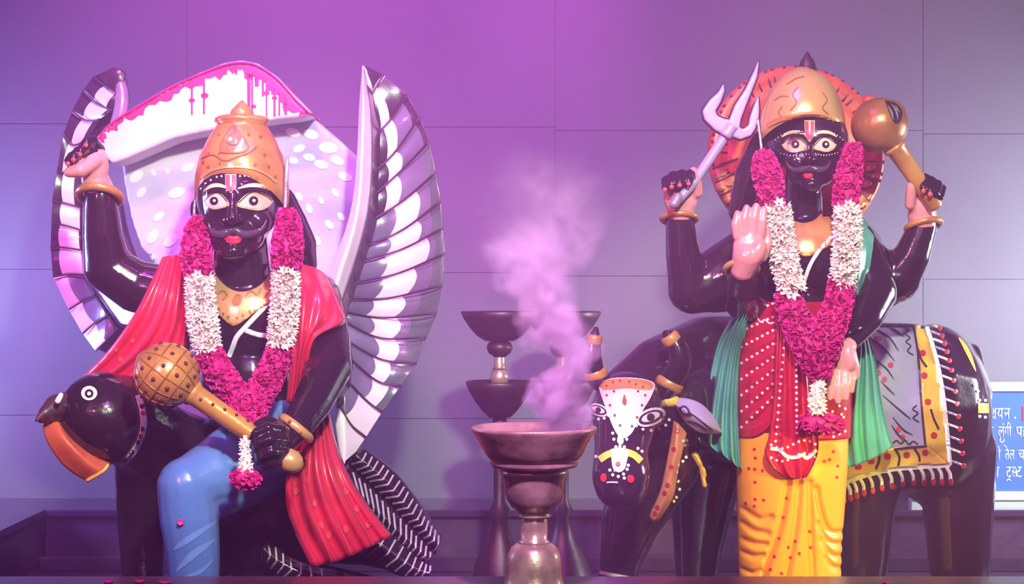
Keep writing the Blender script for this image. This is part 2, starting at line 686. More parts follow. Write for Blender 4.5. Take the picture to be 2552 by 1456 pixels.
def paint_one(name, polys, mats, parent, bv, off=0.0015, res=9, jump=0.05, raw=False):
    V, F = [], []
    for poly in polys:
        n = len(poly)
        pts = [Vector(p) for p in poly]
        dens = []
        for i in range(n):
            a, b = pts[i], pts[(i + 1) % n]
            k = max(1, int((b - a).length / res))
            for t in range(k):
                dens.append(a.lerp(b, t / k))
        nb = len(dens)
        xs = [p.x for p in dens]
        ys = [p.y for p in dens]
        allp = list(dens)
        gx = np.arange(min(xs) + res / 2, max(xs), res)
        gy = np.arange(min(ys) + res / 2, max(ys), res)
        if len(gx) * len(gy) < 20000:
            for x in gx:
                for y in gy:
                    ins = False
                    j = nb - 1
                    md = 1e9
                    for i in range(nb):
                        if (ys[i] > y) != (ys[j] > y) and x < (xs[j] - xs[i]) * (y - ys[i]) / (ys[j] - ys[i]) + xs[i]:
                            ins = not ins
                        j = i
                    if ins:
                        allp.append(Vector((x, y)))
        try:
            vs, _, fs, *_r = delaunay_2d_cdt(allp, [], [list(range(nb))], 1, 1e-4)
        except Exception:
            continue
        base = []
        for v in vs:
            d = (W(v.x, v.y, 0) - CAMP).normalized()
            h = bv.ray_cast(CAMP, d, 20.0)
            base.append((h[0], d) if h[0] is not None else None)
        keep = []
        for f in fs:
            if any(base[i] is None for i in f):
                continue
            yy = [base[i][0].y for i in f]
            if max(yy) - min(yy) > jump:
                continue
            keep.append(tuple(f))
        used = sorted({i for f in keep for i in f})
        mp = {u: k for k, u in enumerate(used)}
        fv = [base[u][0] - base[u][1] * off for u in used]
        ff = [tuple(mp[i] for i in f) for f in keep]
        # orient towards the camera
        of = []
        for f in ff:
            nn = (fv[f[1]] - fv[f[0]]).cross(fv[f[2]] - fv[f[0]])
            of.append(f if nn.y < 0 else f[::-1])
        tv, tf = thicken(fv, of, Vector((0, off + 0.002, 0)))
        m = len(V)
        V += tv
        F += [tuple(i + m for i in f) for f in tf]
    if not V:
        print('paint missed', name)
        return None
    if raw:
        return V, F
    return build(name, V, F, mats, parent, smooth=off >= 0.005)


def build_each(name, parts, mats, parent, small=False):
    if small:
        o = build(name, *join(parts), mats, parent)
        o['kind'] = 'stuff'
        return o
    for v, f in parts:
        o = build(name, v, f, mats, parent)
    return o


def area_poly(bv, px, py):
    h = bv.ray_cast(CAMP, (W(px, py, 0) - CAMP).normalized(), 20.0)
    return h[0]


# ================================================================ the setting
WY = 1.15
LZ = 0.178       # top of the polished ledge
LY = 0.868       # its front edge


def structure(o):
    o['kind'] = 'structure'
    return o


wall = structure(build('wall_back', *box(-4.2, 4.6, WY + 0.004, WY + 0.10, -0.3, 3.4), 'joint', smooth=False))
vx = [-1368, -451, 466, 1383, 2300, 3217, 4134]
hy = [-780, -414, -46, 320, 683, 1047, 1412]
for i in range(len(vx) - 1):
    for j in range(len(hy) - 1):
        xa, xb = PX(vx[i], WY) + 0.0007, PX(vx[i + 1], WY) - 0.0007
        xm = (vx[i] + vx[i + 1]) / 2
        tilt = 0.009 * (xm - 1276)
        za, zb = PZ(hy[j + 1] + tilt, WY) + 0.0007, PZ(hy[j] + tilt, WY) - 0.0007
        build('wall_panel', *bevel_box(xa, xb, WY, WY + 0.012, za, zb, 0.001), 'wallpanel', wall, smooth=False)

structure(build('floor', *box(-4.2, 4.6, -0.47, WY, -0.34, 0.0), 'granitedull', smooth=False))
structure(build('floor', *box(-4.2, 4.6, -7.0, -0.62, -0.34, -0.30), 'granitedull', smooth=False))
lx = PX(110, LY)
led = structure(build('trim_1', *box(lx, 4.6, LY + 0.02, WY, 0.0, LZ - 0.02), 'granitedull', smooth=False))
x = lx
for w in (1.05, 0.9, 1.3, 1.2, 1.55):
    if x < 4.5:
        build('ledge_slab', *bevel_box(x + 0.001, min(x + w, 4.6) - 0.001, LY, WY, LZ - 0.022, LZ, 0.004), 'granite', led, smooth=False)
    x += w
build('plinth_strip', *bevel_box(lx, 4.6, LY - 0.06, LY + 0.02, 0.0, 0.045, 0.004), 'granite', led, smooth=False)
side = structure(build('trim_2', *box(-4.2, lx - 0.02, -0.47, WY, 0.0, LZ - 0.02), 'granitedull', smooth=False))
y = -0.47
for w in (0.5, 0.62, 0.5):
    build('ledge_slab', *box(-4.2, lx, y + 0.001, y + w - 0.001, LZ - 0.02, LZ), 'granite', side, smooth=False)
    y += w
KZ = PZ(1437, -0.47)
kerb = structure(build('trim_3', *box(-4.2, 4.6, -0.61, -0.48, -0.30, KZ - 0.03), 'granitedull', smooth=False))
x = -4.2
for w in (1.6, 1.45, 1.25, 1.5, 1.4, 1.6):
    build('kerb_slab', *bevel_box(x + 0.001, x + w - 0.001, -0.62, -0.47, KZ - 0.03, KZ, 0.004), 'kerb', kerb, smooth=False)
    x += w

# ---- blue notice board standing on the ledge
SY = 1.10
s0, s1, t0, t1 = 2268, 2860, 953, 1247
sign = root('notice_board', 'blue board with white frame and Hindi lettering, standing on the ledge behind the buffalo', 'sign',
            (PX((s0 + s1) / 2, SY), SY, LZ))
build('board', *box(PX(s0 + 10, SY), PX(s1 - 10, SY), SY, SY + 0.02, PZ(t1 - 8, SY), PZ(t0 + 8, SY)), 'signblue', sign, smooth=False)
fw = 22
for a, b, c, d in ((s0, s1, t0, t0 + fw), (s0, s1, t1 - fw, t1), (s0, s0 + fw, t0 + fw, t1 - fw), (s1 - fw, s1, t0 + fw, t1 - fw)):
    build('frame_bar', *bevel_box(PX(a, SY), PX(b, SY), SY - 0.014, SY + 0.02, max(PZ(d, SY), LZ), PZ(c, SY), 0.003), 'signwhite', sign, smooth=False)


def glyph(txt, px, base, h, wpx=None, cut=None):
    """Devanagari text as flat raised lettering; px, base: left and base line, h: height px of the head line over the base"""
    cu = bpy.data.curves.new('t', 'FONT')
    cu.body = txt
    cu.size = 1.0
    cu.extrude = 0.0
    o = bpy.data.objects.new('t', cu)
    col.objects.link(o)
    dg = bpy.context.evaluated_depsgraph_get()
    me = bpy.data.meshes.new_from_object(o.evaluated_get(dg))
    bpy.data.objects.remove(o)
    V = [v.co.copy() for v in me.vertices]
    F = [tuple(p.vertices) for p in me.polygons]
    if not V:
        print('no glyph', txt)
        return [], []
    if cut:
        F = [f for f in F if max(V[i].x for i in f) < cut + 1e-3]
    x0 = min(v.x for v in V)
    x1 = max(v.x for v in V)
    s = R(h, SY) / 0.62
    sx = s if wpx is None else R(wpx, SY) / (x1 - x0)
    ox, oz = PX(px, SY), PZ(base, SY)
    Q = [Vector((ox + (v.x - x0) * sx, SY - 0.0015, oz + v.y * s)) for v in V]
    return Q, F


LETTER = []
for txt, px, base, h, w in (('\u0928\u093e', 2446, 1044, 26, 22), ('\u0930', 2469, 1044, 26, 10), ('\u093e\u092f', 2476, 1044, 26, 24), ('\u0928', 2501, 1044, 26, 16), ('.', 2526, 1044, 28, None),
                            ('\u0932', 2456, 1089, 25, 19), ('\u0932', 2486, 1089, 25, 17), ('\u0917\u0940', 2502, 1089, 25, 18), ('\u092a\u0939', 2531, 1089, 25, 32),
                            ('\u0915', 2448, 1146, 24, 18), ('\u0939\u0940', 2476, 1146, 24, 17), ('\u0924', 2503, 1146, 24, 12), ('\u0932', 2514, 1146, 24, 14), ('\u091a\u0922', 2536, 1146, 24, 32),
                            ('\u0927\u093e\u092e', 2446, 1190, 26, 44), ('\u091f', 2506, 1190, 26, 15), ('\u0938', 2520, 1190, 26, 15), ('\u091f', 2531, 1190, 26, 15)):
    q, f = glyph(txt, px, base, h, w)
    if q:
        LETTER.append(thicken(q, [g for g in f], Vector((0, 0.0018, 0))))
# vowel marks and the sub-joined stroke
for pts, w in (([(2494, 1092), (2492, 1099), (2496, 1103), (2501, 1100), (2503, 1095)], 2.4), ([(2499, 1056), (2500, 1059)], 4),
               ([(2510, 1121), (2506, 1113), (2501, 1110)], 2.4), ([(2509, 1199), (2514, 1194), (2519, 1199)], 2.6)):
    p = stroke(pts, w)
    V = [W(a, b, SY - 0.0015) for a, b in p]
    n = len(p) // 2
    F = [(i, i + 1, 2 * n - 2 - i, 2 * n - 1 - i) for i in range(n - 1)]
    LETTER.append(thicken(V, F, Vector((0, 0.0018, 0))))
build_each('letter', LETTER, 'signwhite', sign)
build('red_mark', *thicken([W(a, b, SY - 0.0015) for a, b in ((2548, 1012), (2590, 1012), (2590, 1050), (2548, 1050))], [(0, 1, 2, 3)], Vector((0, 0.0018, 0))), 'signred', sign, smooth=False)


# ================================================================ shared figure pieces
def bangle(parent, px, py, y, rpx, tpx, normal, m='gold', sq=1.0, name='bangle', dots=0):
    o = build(name, *torus_vf(W(px, py, y), Vector(normal), R(rpx, y), R(tpx, y), sq=sq), m, parent)
    return o


def face_prims(cx, cy, s, y):
    def p(dx, dy):
        return cx + dx * s, cy + dy * s
    def e(dx, dy, dep, rx, ry, rz, rot=(0, 0, 0)):
        a, b = p(dx, dy)
        return ell(a, b, y + dep * s, rx * s, ry * s, rz * s, rot)
    def c(*q):
        return chain(*[(*p(a, b), y + d * s, r * s) for a, b, d, r in q])
    return [
        e(14, -8, 0.0, 104, 0.125, 128),
        e(8, 84, -0.045, 72, 0.085, 55),
        e(-42, 50, -0.062, 36, 0.040, 36), e(62, 50, -0.060, 38, 0.040, 36),
        c((0, -22, -0.118, 9), (-1, 14, -0.136, 12), (-1, 42, -0.150, 17)),
        e(-17, 46, -0.128, 12, 0.016, 9), e(17, 46, -0.128, 12, 0.016, 9),
        c((-60, -28, -0.100, 9), (-25, -34, -0.116, 10)), c((28, -34, -0.116, 10), (82, -28, -0.092, 9)),
        e(2, 84, -0.088, 40, 0.032, 34),
        e(4, 124, -0.085, 36, 0.045, 24),
        e(-92, 20, 0.02, 14, 0.03, 30), e(118, 20, 0.02, 14, 0.03, 30),
    ]


def paint_face(parent, bv, cx, cy, s, eyes, gaze, tilak, browdots=True):
    """eyes: two (dx, half width, half height) in px"""
    for k, (ex, hw, hh) in enumerate(eyes):
        x0, y0 = cx + ex, cy
        sg = -1 if k == 0 else 1
        outer, inner = x0 + sg * hw, x0 - sg * hw
        almond = smooth_poly([(outer, y0 - 1), (x0 + sg * hw * 0.45, y0 - hh * 0.85), (x0 - sg * hw * 0.2, y0 - hh), (x0 - sg * hw * 0.7, y0 - hh * 0.4), (inner, y0 + hh * 0.45),
                              (x0 - sg * hw * 0.4, y0 + hh * 0.8), (x0 + sg * hw * 0.2, y0 + hh * 0.95), (x0 + sg * hw * 0.7, y0 + hh * 0.6)])
        ring = [(cx + ex + (a - x0) * 1.16, y0 + (b - y0) * 1.25 - 1) for a, b in almond]
        paint('eyelid', [ring], 'cream', parent, bv, 0.0012, 6)
        ew = paint('eye', [almond], 'eyewhite', parent, bv, 0.0022, 6)
        gx, gy = x0 + gaze[k], y0 - hh * 0.12
        ir = paint('iris', [circ(gx, gy, hh * 0.62, 14)], 'iris', ew, bv, 0.0032, 6)
        paint('pupil_glint', [circ(gx + 1, gy - 1, hh * 0.22, 8)], 'white', ew, bv, 0.0040, 6)
        paint('lash_line', [stroke([(outer + sg * 3, y0 - 3), (x0 + sg * hw * 0.4, y0 - hh * 1.12), (x0 - sg * hw * 0.25, y0 - hh * 1.25), (inner - sg * 1, y0 + hh * 0.1)], 2.2 * s)], 'iris', ew, bv, 0.0030, 6)
        # brow
        by = cy - 38 * s
        xa, xb = cx + (-10 if k == 0 else 12) * s, outer + sg * 4
        paint('eyebrow', [stroke([(xa, by + 5 * s), (lerp(xa, xb, 0.35), by - 3 * s), (lerp(xa, xb, 0.7), by - 1 * s), (xb, by + 12 * s)], 10 * s, taper=True)], 'cream', parent, bv, 0.0018, 5)
        if browdots:
            pts = [(lerp(xa, xb, t), by - 8 * s + 20 * s * (t - 0.4) ** 2 * 2) for t in np.linspace(0.05, 1.25, 11)]
            paint('brow_dots', [circ(a, b, 1.9 * s, 6) for a, b in pts], 'pinkwhite', parent, bv, 0.0018, 6)
            pts = [(lerp(inner, outer, t), y0 + hh * 1.35 + 6 * s * math.sin(PI * t)) for t in np.linspace(0.05, 1.1, 9)]
            paint('lash_dots', [circ(a, b, 2.0 * s, 6) for a, b in pts], 'pinkwhite', parent, bv, 0.0018, 6)
    tx, ty, tw, th = tilak
    tk = paint('forehead_mark', [[(tx - tw, ty), (tx + tw, ty), (tx + tw * 0.95, ty + th * 0.7), (tx, ty + th), (tx - tw * 0.95, ty + th * 0.7)]], 'cream', parent, bv, 0.0022, 6)
    paint('forehead_mark_line', [stroke([(tx - tw * 0.55, ty + 2), (tx - tw * 0.5, ty + th * 0.6), (tx, ty + th * 0.82), (tx + tw * 0.5, ty + th * 0.6), (tx + tw * 0.55, ty + 2)], tw * 0.72)], 'tilak', tk, bv, 0.0032, 5)


def hit_y(bv, x, y, d=-0.1):
    h = area_poly(bv, x, y)
    return h.y if h else d


def lips(parent, bv, x, y, s):
    w = 24 * s
    d = [hit_y(bv, x + k * w, y) for k in (-1, -0.45, 0, 0.45, 1)]
    blob('lips', [chain((x - w, y - 1, d[0] + 0.003, 3 * s), (x - w * 0.42, y - 4 * s, d[1], 7 * s), (x, y - 2 * s, d[2], 7 * s), (x + w * 0.42, y - 4 * s, d[3], 7 * s), (x + w, y - 1, d[4] + 0.003, 3 * s)),
                  chain((x - w * 0.6, y + 5 * s, d[1], 5 * s), (x, y + 8 * s, d[2], 7 * s), (x + w * 0.6, y + 5 * s, d[3], 5 * s))], 'lip', parent, 0.0025, 2)


def moustache(parent, bv, x, y, s, lpts, rpts):
    pr = []
    for pts in (lpts, rpts):
        q = [(x + a * s, y + b * s, r * s) for a, b, r in pts]
        S = spline(q, 14)
        pr.append(chain(*[(p[0], p[1], hit_y(bv, p[0], p[1]) + 0.001, p[2]) for p in S]))
    blob('moustache', pr, 'moustache', parent, 0.0025, 2)


def strand_core(name, path, m, parent, k=0.62):
    return tube(name, [(a, b, c, r * k) for a, b, c, r in path], m, parent, 12, 24)


PETAL_V = [Vector(p) for p in ((-0.35, 0, 0), (0.35, 0, 0), (-0.55, 0.55, 0.14), (0, 0.5, -0.02), (0.55, 0.55, 0.14), (-0.3, 1.0, 0.02), (0.3, 1.0, 0.02))]
PETAL_F = [(0, 1, 3), (0, 3, 2), (1, 4, 3), (2, 3, 5), (3, 6, 5), (3, 4, 6)]


def rose_mass(name, path, n, parent, size=12, m='rose'):
    n = int(n * 1.5)
    """dense rose petals strung in a rope: nobody could count them"""
    S = spline(path, 60)
    C = [W(s[0], s[1], s[2]) for s in S]
    V, F = [], []
    for k in range(n):
        t = rng.random() * 58.99
        i = int(t)
        f = t - i
        c = C[i].lerp(C[i + 1], f)
        r = R(lerp(S[i][3], S[i + 1][3], f), c.y)
        d = (C[min(i + 1, 59)] - C[max(i - 1, 0)]).normalized()
        u, w, d = frame_of(d)
        a = rng.random() * 2 * PI
        out = u * math.cos(a) + w * math.sin(a)
        tang = out.cross(d)
        up = (out * (0.75 + 0.5 * rng.random()) + d * rng.normal(0, 0.55) + tang * rng.normal(0, 0.5)).normalized()
        side_ = up.cross(out + d * 0.3 + tang * 0.1).normalized()
        nor = side_.cross(up).normalized()
        sz = R(size, c.y) * (0.7 + 0.6 * rng.random())
        base = c + out * (r - sz * 0.85)
        b0 = len(V)
        ang = rng.random() * PI
        s2 = side_ * math.cos(ang) + nor * math.sin(ang)
        n2 = up.cross(s2)
        for p in PETAL_V:
            V.append(base + s2 * (p.x * sz) + up * (p.y * sz) + n2 * (p.z * sz))
        F += [tuple(q + b0 for q in f_) for f_ in PETAL_F]
    o = build(name, V, F, m, parent, smooth=False)
    o['kind'] = 'stuff'
    return o


def floret_mesh():
    V, F = [], []
    # short tube
    seg = 6
    for z, r in ((0.0, 0.10), (0.55, 0.14)):
        for k in range(seg):
            a = 2 * PI * k / seg
            V.append(Vector((r * math.cos(a), r * math.sin(a), z)))
    for k in range(seg):
        F.append((k, (k + 1) % seg, seg + (k + 1) % seg, seg + k))
    for k in range(seg):
        a = 2 * PI * (k + 0.5) / seg
        e = Vector((math.cos(a), math.sin(a), 0))
        t = Vector((-math.sin(a), math.cos(a), 0))
        z = Vector((0, 0, 1))
        b = len(V)
        V += [e * 0.12 + z * 0.5 - t * 0.07, e * 0.12 + z * 0.5 + t * 0.07,
              e * 0.34 + z * 0.72 - t * 0.17, e * 0.34 + z * 0.72 + t * 0.17, e * 0.40 + z * 0.62, e * 0.62 + z * 0.92]
        F += [(b, b + 1, b + 4), (b, b + 4, b + 2), (b + 1, b + 3, b + 4), (b + 2, b + 4, b + 5), (b + 4, b + 3, b + 5)]
    me = raw_mesh('floret', V, F)
    me.materials.append(M['tube'])
    return me


FLORET = floret_mesh()


def florets(path, n, parent, size=27):
    S = spline(path, 60)
    C = [W(s[0], s[1], s[2]) for s in S]
    base = root_loc(parent)
    for k in range(n):
        t = (k + 0.5) / n * 58.9
        i = int(t)
        f = t - i
        c = C[i].lerp(C[i + 1], f)
        r = R(lerp(S[i][3], S[i + 1][3], f), c.y)
        d = (C[min(i + 1, 59)] - C[max(i - 1, 0)]).normalized()
        u, w, d = frame_of(d)
        # the side turned away from the wall carries the flowers one sees
        a = (k * 2.399) % (2 * PI)
        out = u * math.cos(a) + w * math.sin(a)
        if out.y > 0.55:
            out = Vector((out.x, -out.y, out.z)).normalized()
        up = (out + d * rng.normal(0, 0.22) + u * rng.normal(0, 0.15)).normalized()
        sz = R(size, c.y) * (0.85 + 0.35 * rng.random())
        q = up.to_track_quat('Z', 'Y')
        o = bpy.data.objects.new('floret', FLORET)
        col.objects.link(o)
        o.parent = parent
        o.location = c + out * (r - sz * 0.9) - base
        o.rotation_euler = (q @ Euler((0, 0, rng.random() * 6)).to_quaternion()).to_euler()
        o.scale = (sz, sz, sz)


# ================================================================ LEFT: seated deity
FL = 0.0
deity = root('deity_statue', 'black-faced deity statue in red shawl and blue trousers riding the crow', 'statue', (PX(610, 0), 0.0, 0.0))
body = blob('body', face_prims(580, 503, 1.0, -0.03) + [
    chain((600, 590, -0.01, 66), (606, 700, 0.0, 74), (612, 760, 0.02, 100)),
    ell(612, 800, 0.03, 158, 0.125, 140),
    ell(620, 950, 0.03, 122, 0.12, 130),
    chain((455, 735, 0.05, 72), (770, 745, 0.05, 76)),
    chain((450, 735, 0.05, 70), (340, 715, 0.04, 66), (268, 668, 0.02, 60), (256, 590, 0.0, 50), (250, 490, -0.01, 40)),
    chain((775, 750, 0.05, 78), (812, 850, 0.0, 64), (818, 915, -0.08, 60), (780, 1000, -0.2, 50), (738, 1068, -0.30, 40)),
], 'black', deity, 0.0055, 4)
bvb = bvh_of([body])
paint_face(deity, bvb, 580, 503, 1.0, [(-41, 28, 17), (56, 40, 19)], (-6, -4), (575, 434, 14, 48), False)
lips(deity, bvb, 582, 597, 1.0)
moustache(deity, bvb, 580, 503, 1.0, [(-2, 68, 10), (-22, 80, 11), (-42, 80, 9), (-56, 68, 6), (-60, 54, 3)], [(2, 68, 10), (28, 82, 11), (54, 78, 9), (74, 66, 6), (84, 46, 3)])
# dotted line under the crown
paint('forehead_dots', [circ(x, y, 2.6, 7) for x, y in ((500, 470), (512, 457), (525, 449), (540, 441), (552, 439), (598, 439), (610, 438), (620, 439), (630, 440), (642, 443), (655, 448), (664, 456), (672, 462), (678, 471))], 'pinkwhite', deity, bvb, 0.0018, 6)
# hair at the right of the neck
blob('hair', [chain((700, 500, 0.04, 38), (728, 560, 0.06, 40), (752, 610, 0.07, 38), (774, 660, 0.08, 18))], 'black', deity, 0.006, 4)
blob('hair', [chain((500, 520, 0.05, 22), (498, 640, 0.06, 22))], 'black', deity, 0.006, 4)
build('earring', *torus_vf(W(527, 616, -0.05), Vector((1, 0.3, 0)), 0.011, 0.004), 'gold', deity)

# crown
def crown_vf(cx, y, prof, front, sidev, back, seg=56):
    """prof (r px, py) from the top; the rim dips from front to the sides"""
    V, F = [], []
    n = len(prof)
    py0, pyn = prof[0][1], prof[-1][1]
    for r, py in prof:
        t = (py - py0) / (pyn - py0)
        for k in range(seg):
            a = 2 * PI * k / seg
            fx, fy = math.sin(a), -math.cos(a)       # a = 0 faces the camera
            c2 = math.cos(a)
            rim = lerp(sidev, front if c2 > 0 else back, abs(c2) ** 1.5) - pyn
            pyy = py + rim * t ** 3
            V.append(Vector((PX(cx, y) + R(r, y) * fx, y + R(r, y) * fy * 1.06, PZ(pyy, y))))
    for i in range(n - 1):
        for k in range(seg):
            k2 = (k + 1) % seg
            F.append((i * seg + k, (i + 1) * seg + k, (i + 1) * seg + k2, i * seg + k2))
    F.append(tuple(range(seg)))
    return V, F


cr = build('crown', *crown_vf(603, -0.02, [(2, 250), (6, 254), (18, 266), (27, 276), (30, 286), (26, 292), (58, 291), (67, 296), (68, 304), (60, 310), (66, 318), (84, 345), (104, 382), (115, 420), (117, 445), (116, 462), (110, 470)],
                             446, 520, 570), 'gold', deity)
bvc = bvh_of([cr])
paint('crown_crest', [stroke([(545, 385), (552, 355), (570, 325), (582, 312), (595, 326), (612, 352), (618, 368), (604, 378), (570, 380), (548, 378)], 4),
                      stroke([(565, 355), (574, 335), (586, 345), (588, 356), (575, 359), (566, 353)], 4), stroke([(500, 395), (530, 385), (560, 400), (590, 390), (620, 380), (640, 365)], 3)], 'golddark', cr, bvc, 0.004, 5)
build('crown_jewel', *ellipsoid(W(574, 349, -0.118), 0.006, 0.005, 0.008), 'pinkwhite', cr)
build('crown_jewel', *ellipsoid(W(573, 412, -0.142), 0.006, 0.005, 0.006), 'pinkwhite', cr)
paint('crown_band', [stroke([(500, 443), (530, 424), (573, 416), (620, 418), (660, 432), (690, 455)], 5)], 'goldpale', cr, bvc, 0.004, 5)
paint('crown_studs', [circ(x, y, 4, 8) for x, y in ((520, 382), (518, 415), (548, 405), (600, 405), (636, 410), (660, 385), (620, 335), (650, 340), (545, 335), (580, 372), (670, 415), (505, 405), (686, 440), (640, 445), (590, 325))], 'golddark', cr, bvc, 0.003, 6)
tube('tinsel_string', [(716, 392, -0.08, 4), (714, 440, -0.09, 5), (712, 480, -0.09, 4), (711, 520, -0.09, 5)], 'tinsel', deity, 8)
tube('tinsel_string', [(486, 500, -0.06, 3), (484, 530, -0.06, 4), (484, 556, -0.06, 3)], 'tinsel', deity, 8)

# necklace, thread
nk = paint('collar_necklace', [smooth_poly([(527, 648), (540, 690), (570, 718), (602, 727), (640, 716), (672, 685), (690, 640), (702, 650), (706, 690), (690, 740), (640, 775), (600, 805), (578, 812), (556, 795), (535, 770), (520, 730), (514, 680), (516, 650)], 60)], 'goldpale', deity, bvb, 0.008, 8)
bvn = bvh_of([nk]) if nk else bvb
paint('necklace_scroll', [stroke([(540, 735), (555, 725), (565, 735), (555, 748)], 3), stroke([(580, 750), (590, 735), (602, 740), (598, 755), (585, 760), (578, 750)], 4), stroke([(610, 740), (625, 725), (640, 735), (650, 720)], 3),
                           stroke([(528, 705), (535, 720), (530, 735)], 3), stroke([(655, 745), (670, 725), (680, 700)], 3)] + [circ(x, y, 3.5, 7) for x, y in ((545, 770), (556, 782), (568, 790), (590, 792), (605, 786), (622, 776))], 'golddark', nk, bvn, 0.002, 5)
paint('sacred_thread', [stroke([(684, 742), (650, 775), (612, 815), (590, 840), (580, 865), (570, 890)], 12)], 'white', deity, bvb, 0.006, 6)
paint('thread_knot', [stroke([(612, 824), (640, 834), (668, 838)], 12)], 'white', deity, bvb, 0.006, 6)

# raised right hand (viewer's left), palm pink, fingers black
blob('raised_hand', [
    ell(236, 425, -0.03, 34, 0.028, 58, (0, math.radians(12), 0), slot=1),
    chain((250, 480, -0.01, 36), (240, 455, -0.02, 36), slot=1),
    chain((248, 372, -0.02, 15), (232, 352, -0.05, 14), (215, 356, -0.075, 13), slot=0),
    chain((238, 385, -0.03, 16), (214, 366, -0.065, 14), (200, 378, -0.085, 12), slot=0),
    chain((226, 398, -0.04, 16), (196, 378, -0.075, 14), (184, 392, -0.095, 12), slot=0),
    chain((214, 408, -0.04, 15), (180, 390, -0.075, 13), (170, 402, -0.09, 11), slot=0),
    chain((240, 400, -0.05, 18), (200, 425, -0.085, 19), (172, 430, -0.09, 13), slot=1),
], ['black', 'skin'], deity, 0.0035, 3)
for x, y, d in ((214, 362, -0.09), (199, 385, -0.099), (183, 398, -0.109), (169, 408, -0.103)):
    build('fingernail', *ellipsoid(W(x, y, d), 0.006, 0.004, 0.006), 'tilak', deity)
bangle(deity, 248, 488, -0.01, 50, 11, (0.05, 0.45, 1.0), sq=1.0)

# trousers with the bent leg
leg = blob('blue_trousers', [
    ell(640, 1040, 0.03, 118, 0.125, 80),
    chain((690, 1125, -0.02, 92), (600, 1145, -0.16, 98), (525, 1185, -0.27, 84), (462, 1212, -0.32, 70)),
    chain((462, 1210, -0.32, 71), (472, 1290, -0.31, 74), (482, 1380, -0.30, 67), (486, 1470, -0.29, 61)),
    chain((620, 1180, -0.12, 82), (520, 1225, -0.26, 78)),
], 'blue', deity, 0.006, 5)
blob('foot', [chain((486, 1470, -0.29, 48), (480, 1540, -0.30, 40)), chain((482, 1560, -0.30, 38), (470, 1585, -0.40, 26))], 'black', deity, 0.006, 3)
bvl = bvh_of([leg])
paint('trouser_stroke', [stroke(p, w, taper=True) for p, w in (([(430, 1372), (470, 1345), (540, 1300)], 16), ([(438, 1425), (480, 1385), (535, 1345)], 18), ([(462, 1438), (500, 1425), (532, 1395)], 10), ([(565, 1150), (620, 1166), (668, 1160)], 22))], 'bluelight', leg, bvl, 0.0015, 7)
blob('rear_leg', [chain((700, 1120, 0.10, 80), (705, 1260, 0.20, 66), (690, 1420, 0.24, 50), (690, 1540, 0.24, 44))], 'blue', deity, 0.008, 3)

# gripping hand
blob('gripping_hand', [
    ell(682, 1115, -0.335, 50, 0.045, 52),
    chain((738, 1068, -0.30, 38), (700, 1095, -0.33, 44)),
    chain((700, 1075, -0.36, 19), (668, 1068, -0.395, 17), (640, 1080, -0.40, 15), (630, 1100, -0.385, 13)),
    chain((705, 1100, -0.37, 20), (672, 1096, -0.405, 18), (644, 1106, -0.405, 16), (636, 1124, -0.385, 13)),
    chain((705, 1128, -0.37, 20), (676, 1126, -0.405, 18), (652, 1136, -0.40, 16), (645, 1150, -0.38, 12)),
    chain((704, 1150, -0.36, 18), (680, 1152, -0.392, 16), (662, 1158, -0.388, 14)),
    chain((700, 1070, -0.33, 18), (668, 1050, -0.36, 16), (642, 1058, -0.375, 12)),
], 'black', deity, 0.004, 3)
bg = bangle(deity, 738, 1068, -0.30, 41, 12, (-0.60, -0.22, -0.76), 'goldpale')
for x, y in ((722, 1050), (748, 1078)):
    build('bangle_stud', *ellipsoid(W(x, y, -0.346), 0.004, 0.004, 0.004), 'golddark', bg)

# red shawl
sh1 = sheet('shawl_drape', [
    [(405, 640, -0.02), (372, 710, -0.06), (330, 790, -0.08), (255, 890, -0.05), (150, 985, 0.02)],
    [(432, 636, -0.05), (412, 730, -0.10), (385, 810, -0.11), (325, 890, -0.10), (230, 960, -0.06)],
    [(456, 640, -0.07), (446, 740, -0.11), (435, 820, -0.12), (395, 890, -0.12), (310, 960, -0.10)],
    [(476, 650, -0.08), (472, 740, -0.10), (470, 830, -0.11), (462, 895, -0.12), (400, 965, -0.12)],
], 'red', deity, 60, 36, 3.5, 0.012, 0.016, sharp=0.8)
bvs = bvh_of([sh1])
paint('shawl_edge_dabs', [circ(x, y, r, 8) for x, y, r in ((368, 700, 6), (352, 735, 7), (336, 775, 6), (318, 800, 7), (296, 825, 6), (275, 850, 7), (262, 880, 8), (240, 905, 6), (215, 925, 8), (290, 872, 5), (330, 850, 5), (355, 715, 5), (300, 895, 6), (250, 940, 6))], 'orangeedge', sh1, bvs, 0.0025, 6)
sheet('shawl_neck_fold', [
    [(470, 600, 0.06), (440, 640, 0.0), (400, 665, -0.03)],
    [(500, 640, 0.0), (470, 690, -0.06), (440, 720, -0.10)],
], 'red', deity, 14, 14, 1, 0.006, 0.014)
sh2 = sheet('shawl_shoulder', [
    [(690, 655, -0.02), (705, 740, -0.10), (715, 830, -0.125), (722, 900, -0.13), (712, 1005, -0.11)],
    [(735, 655, -0.02), (755, 730, -0.10), (752, 820, -0.13), (745, 900, -0.13), (730, 1005, -0.11)],
    [(785, 668, -0.01), (805, 740, -0.08), (795, 800, -0.11), (765, 860, -0.12), (748, 990, -0.11)],
    [(815, 690, 0.03), (845, 755, -0.03), (852, 806, -0.06), (782, 850, -0.11), (764, 960, -0.11)],
    [(828, 720, 0.09), (850, 780, 0.05), (856, 812, 0.02), (790, 856, -0.06), (770, 960, -0.08)],
], 'red', deity, 60, 34, 4.5, 0.006, 0.016)
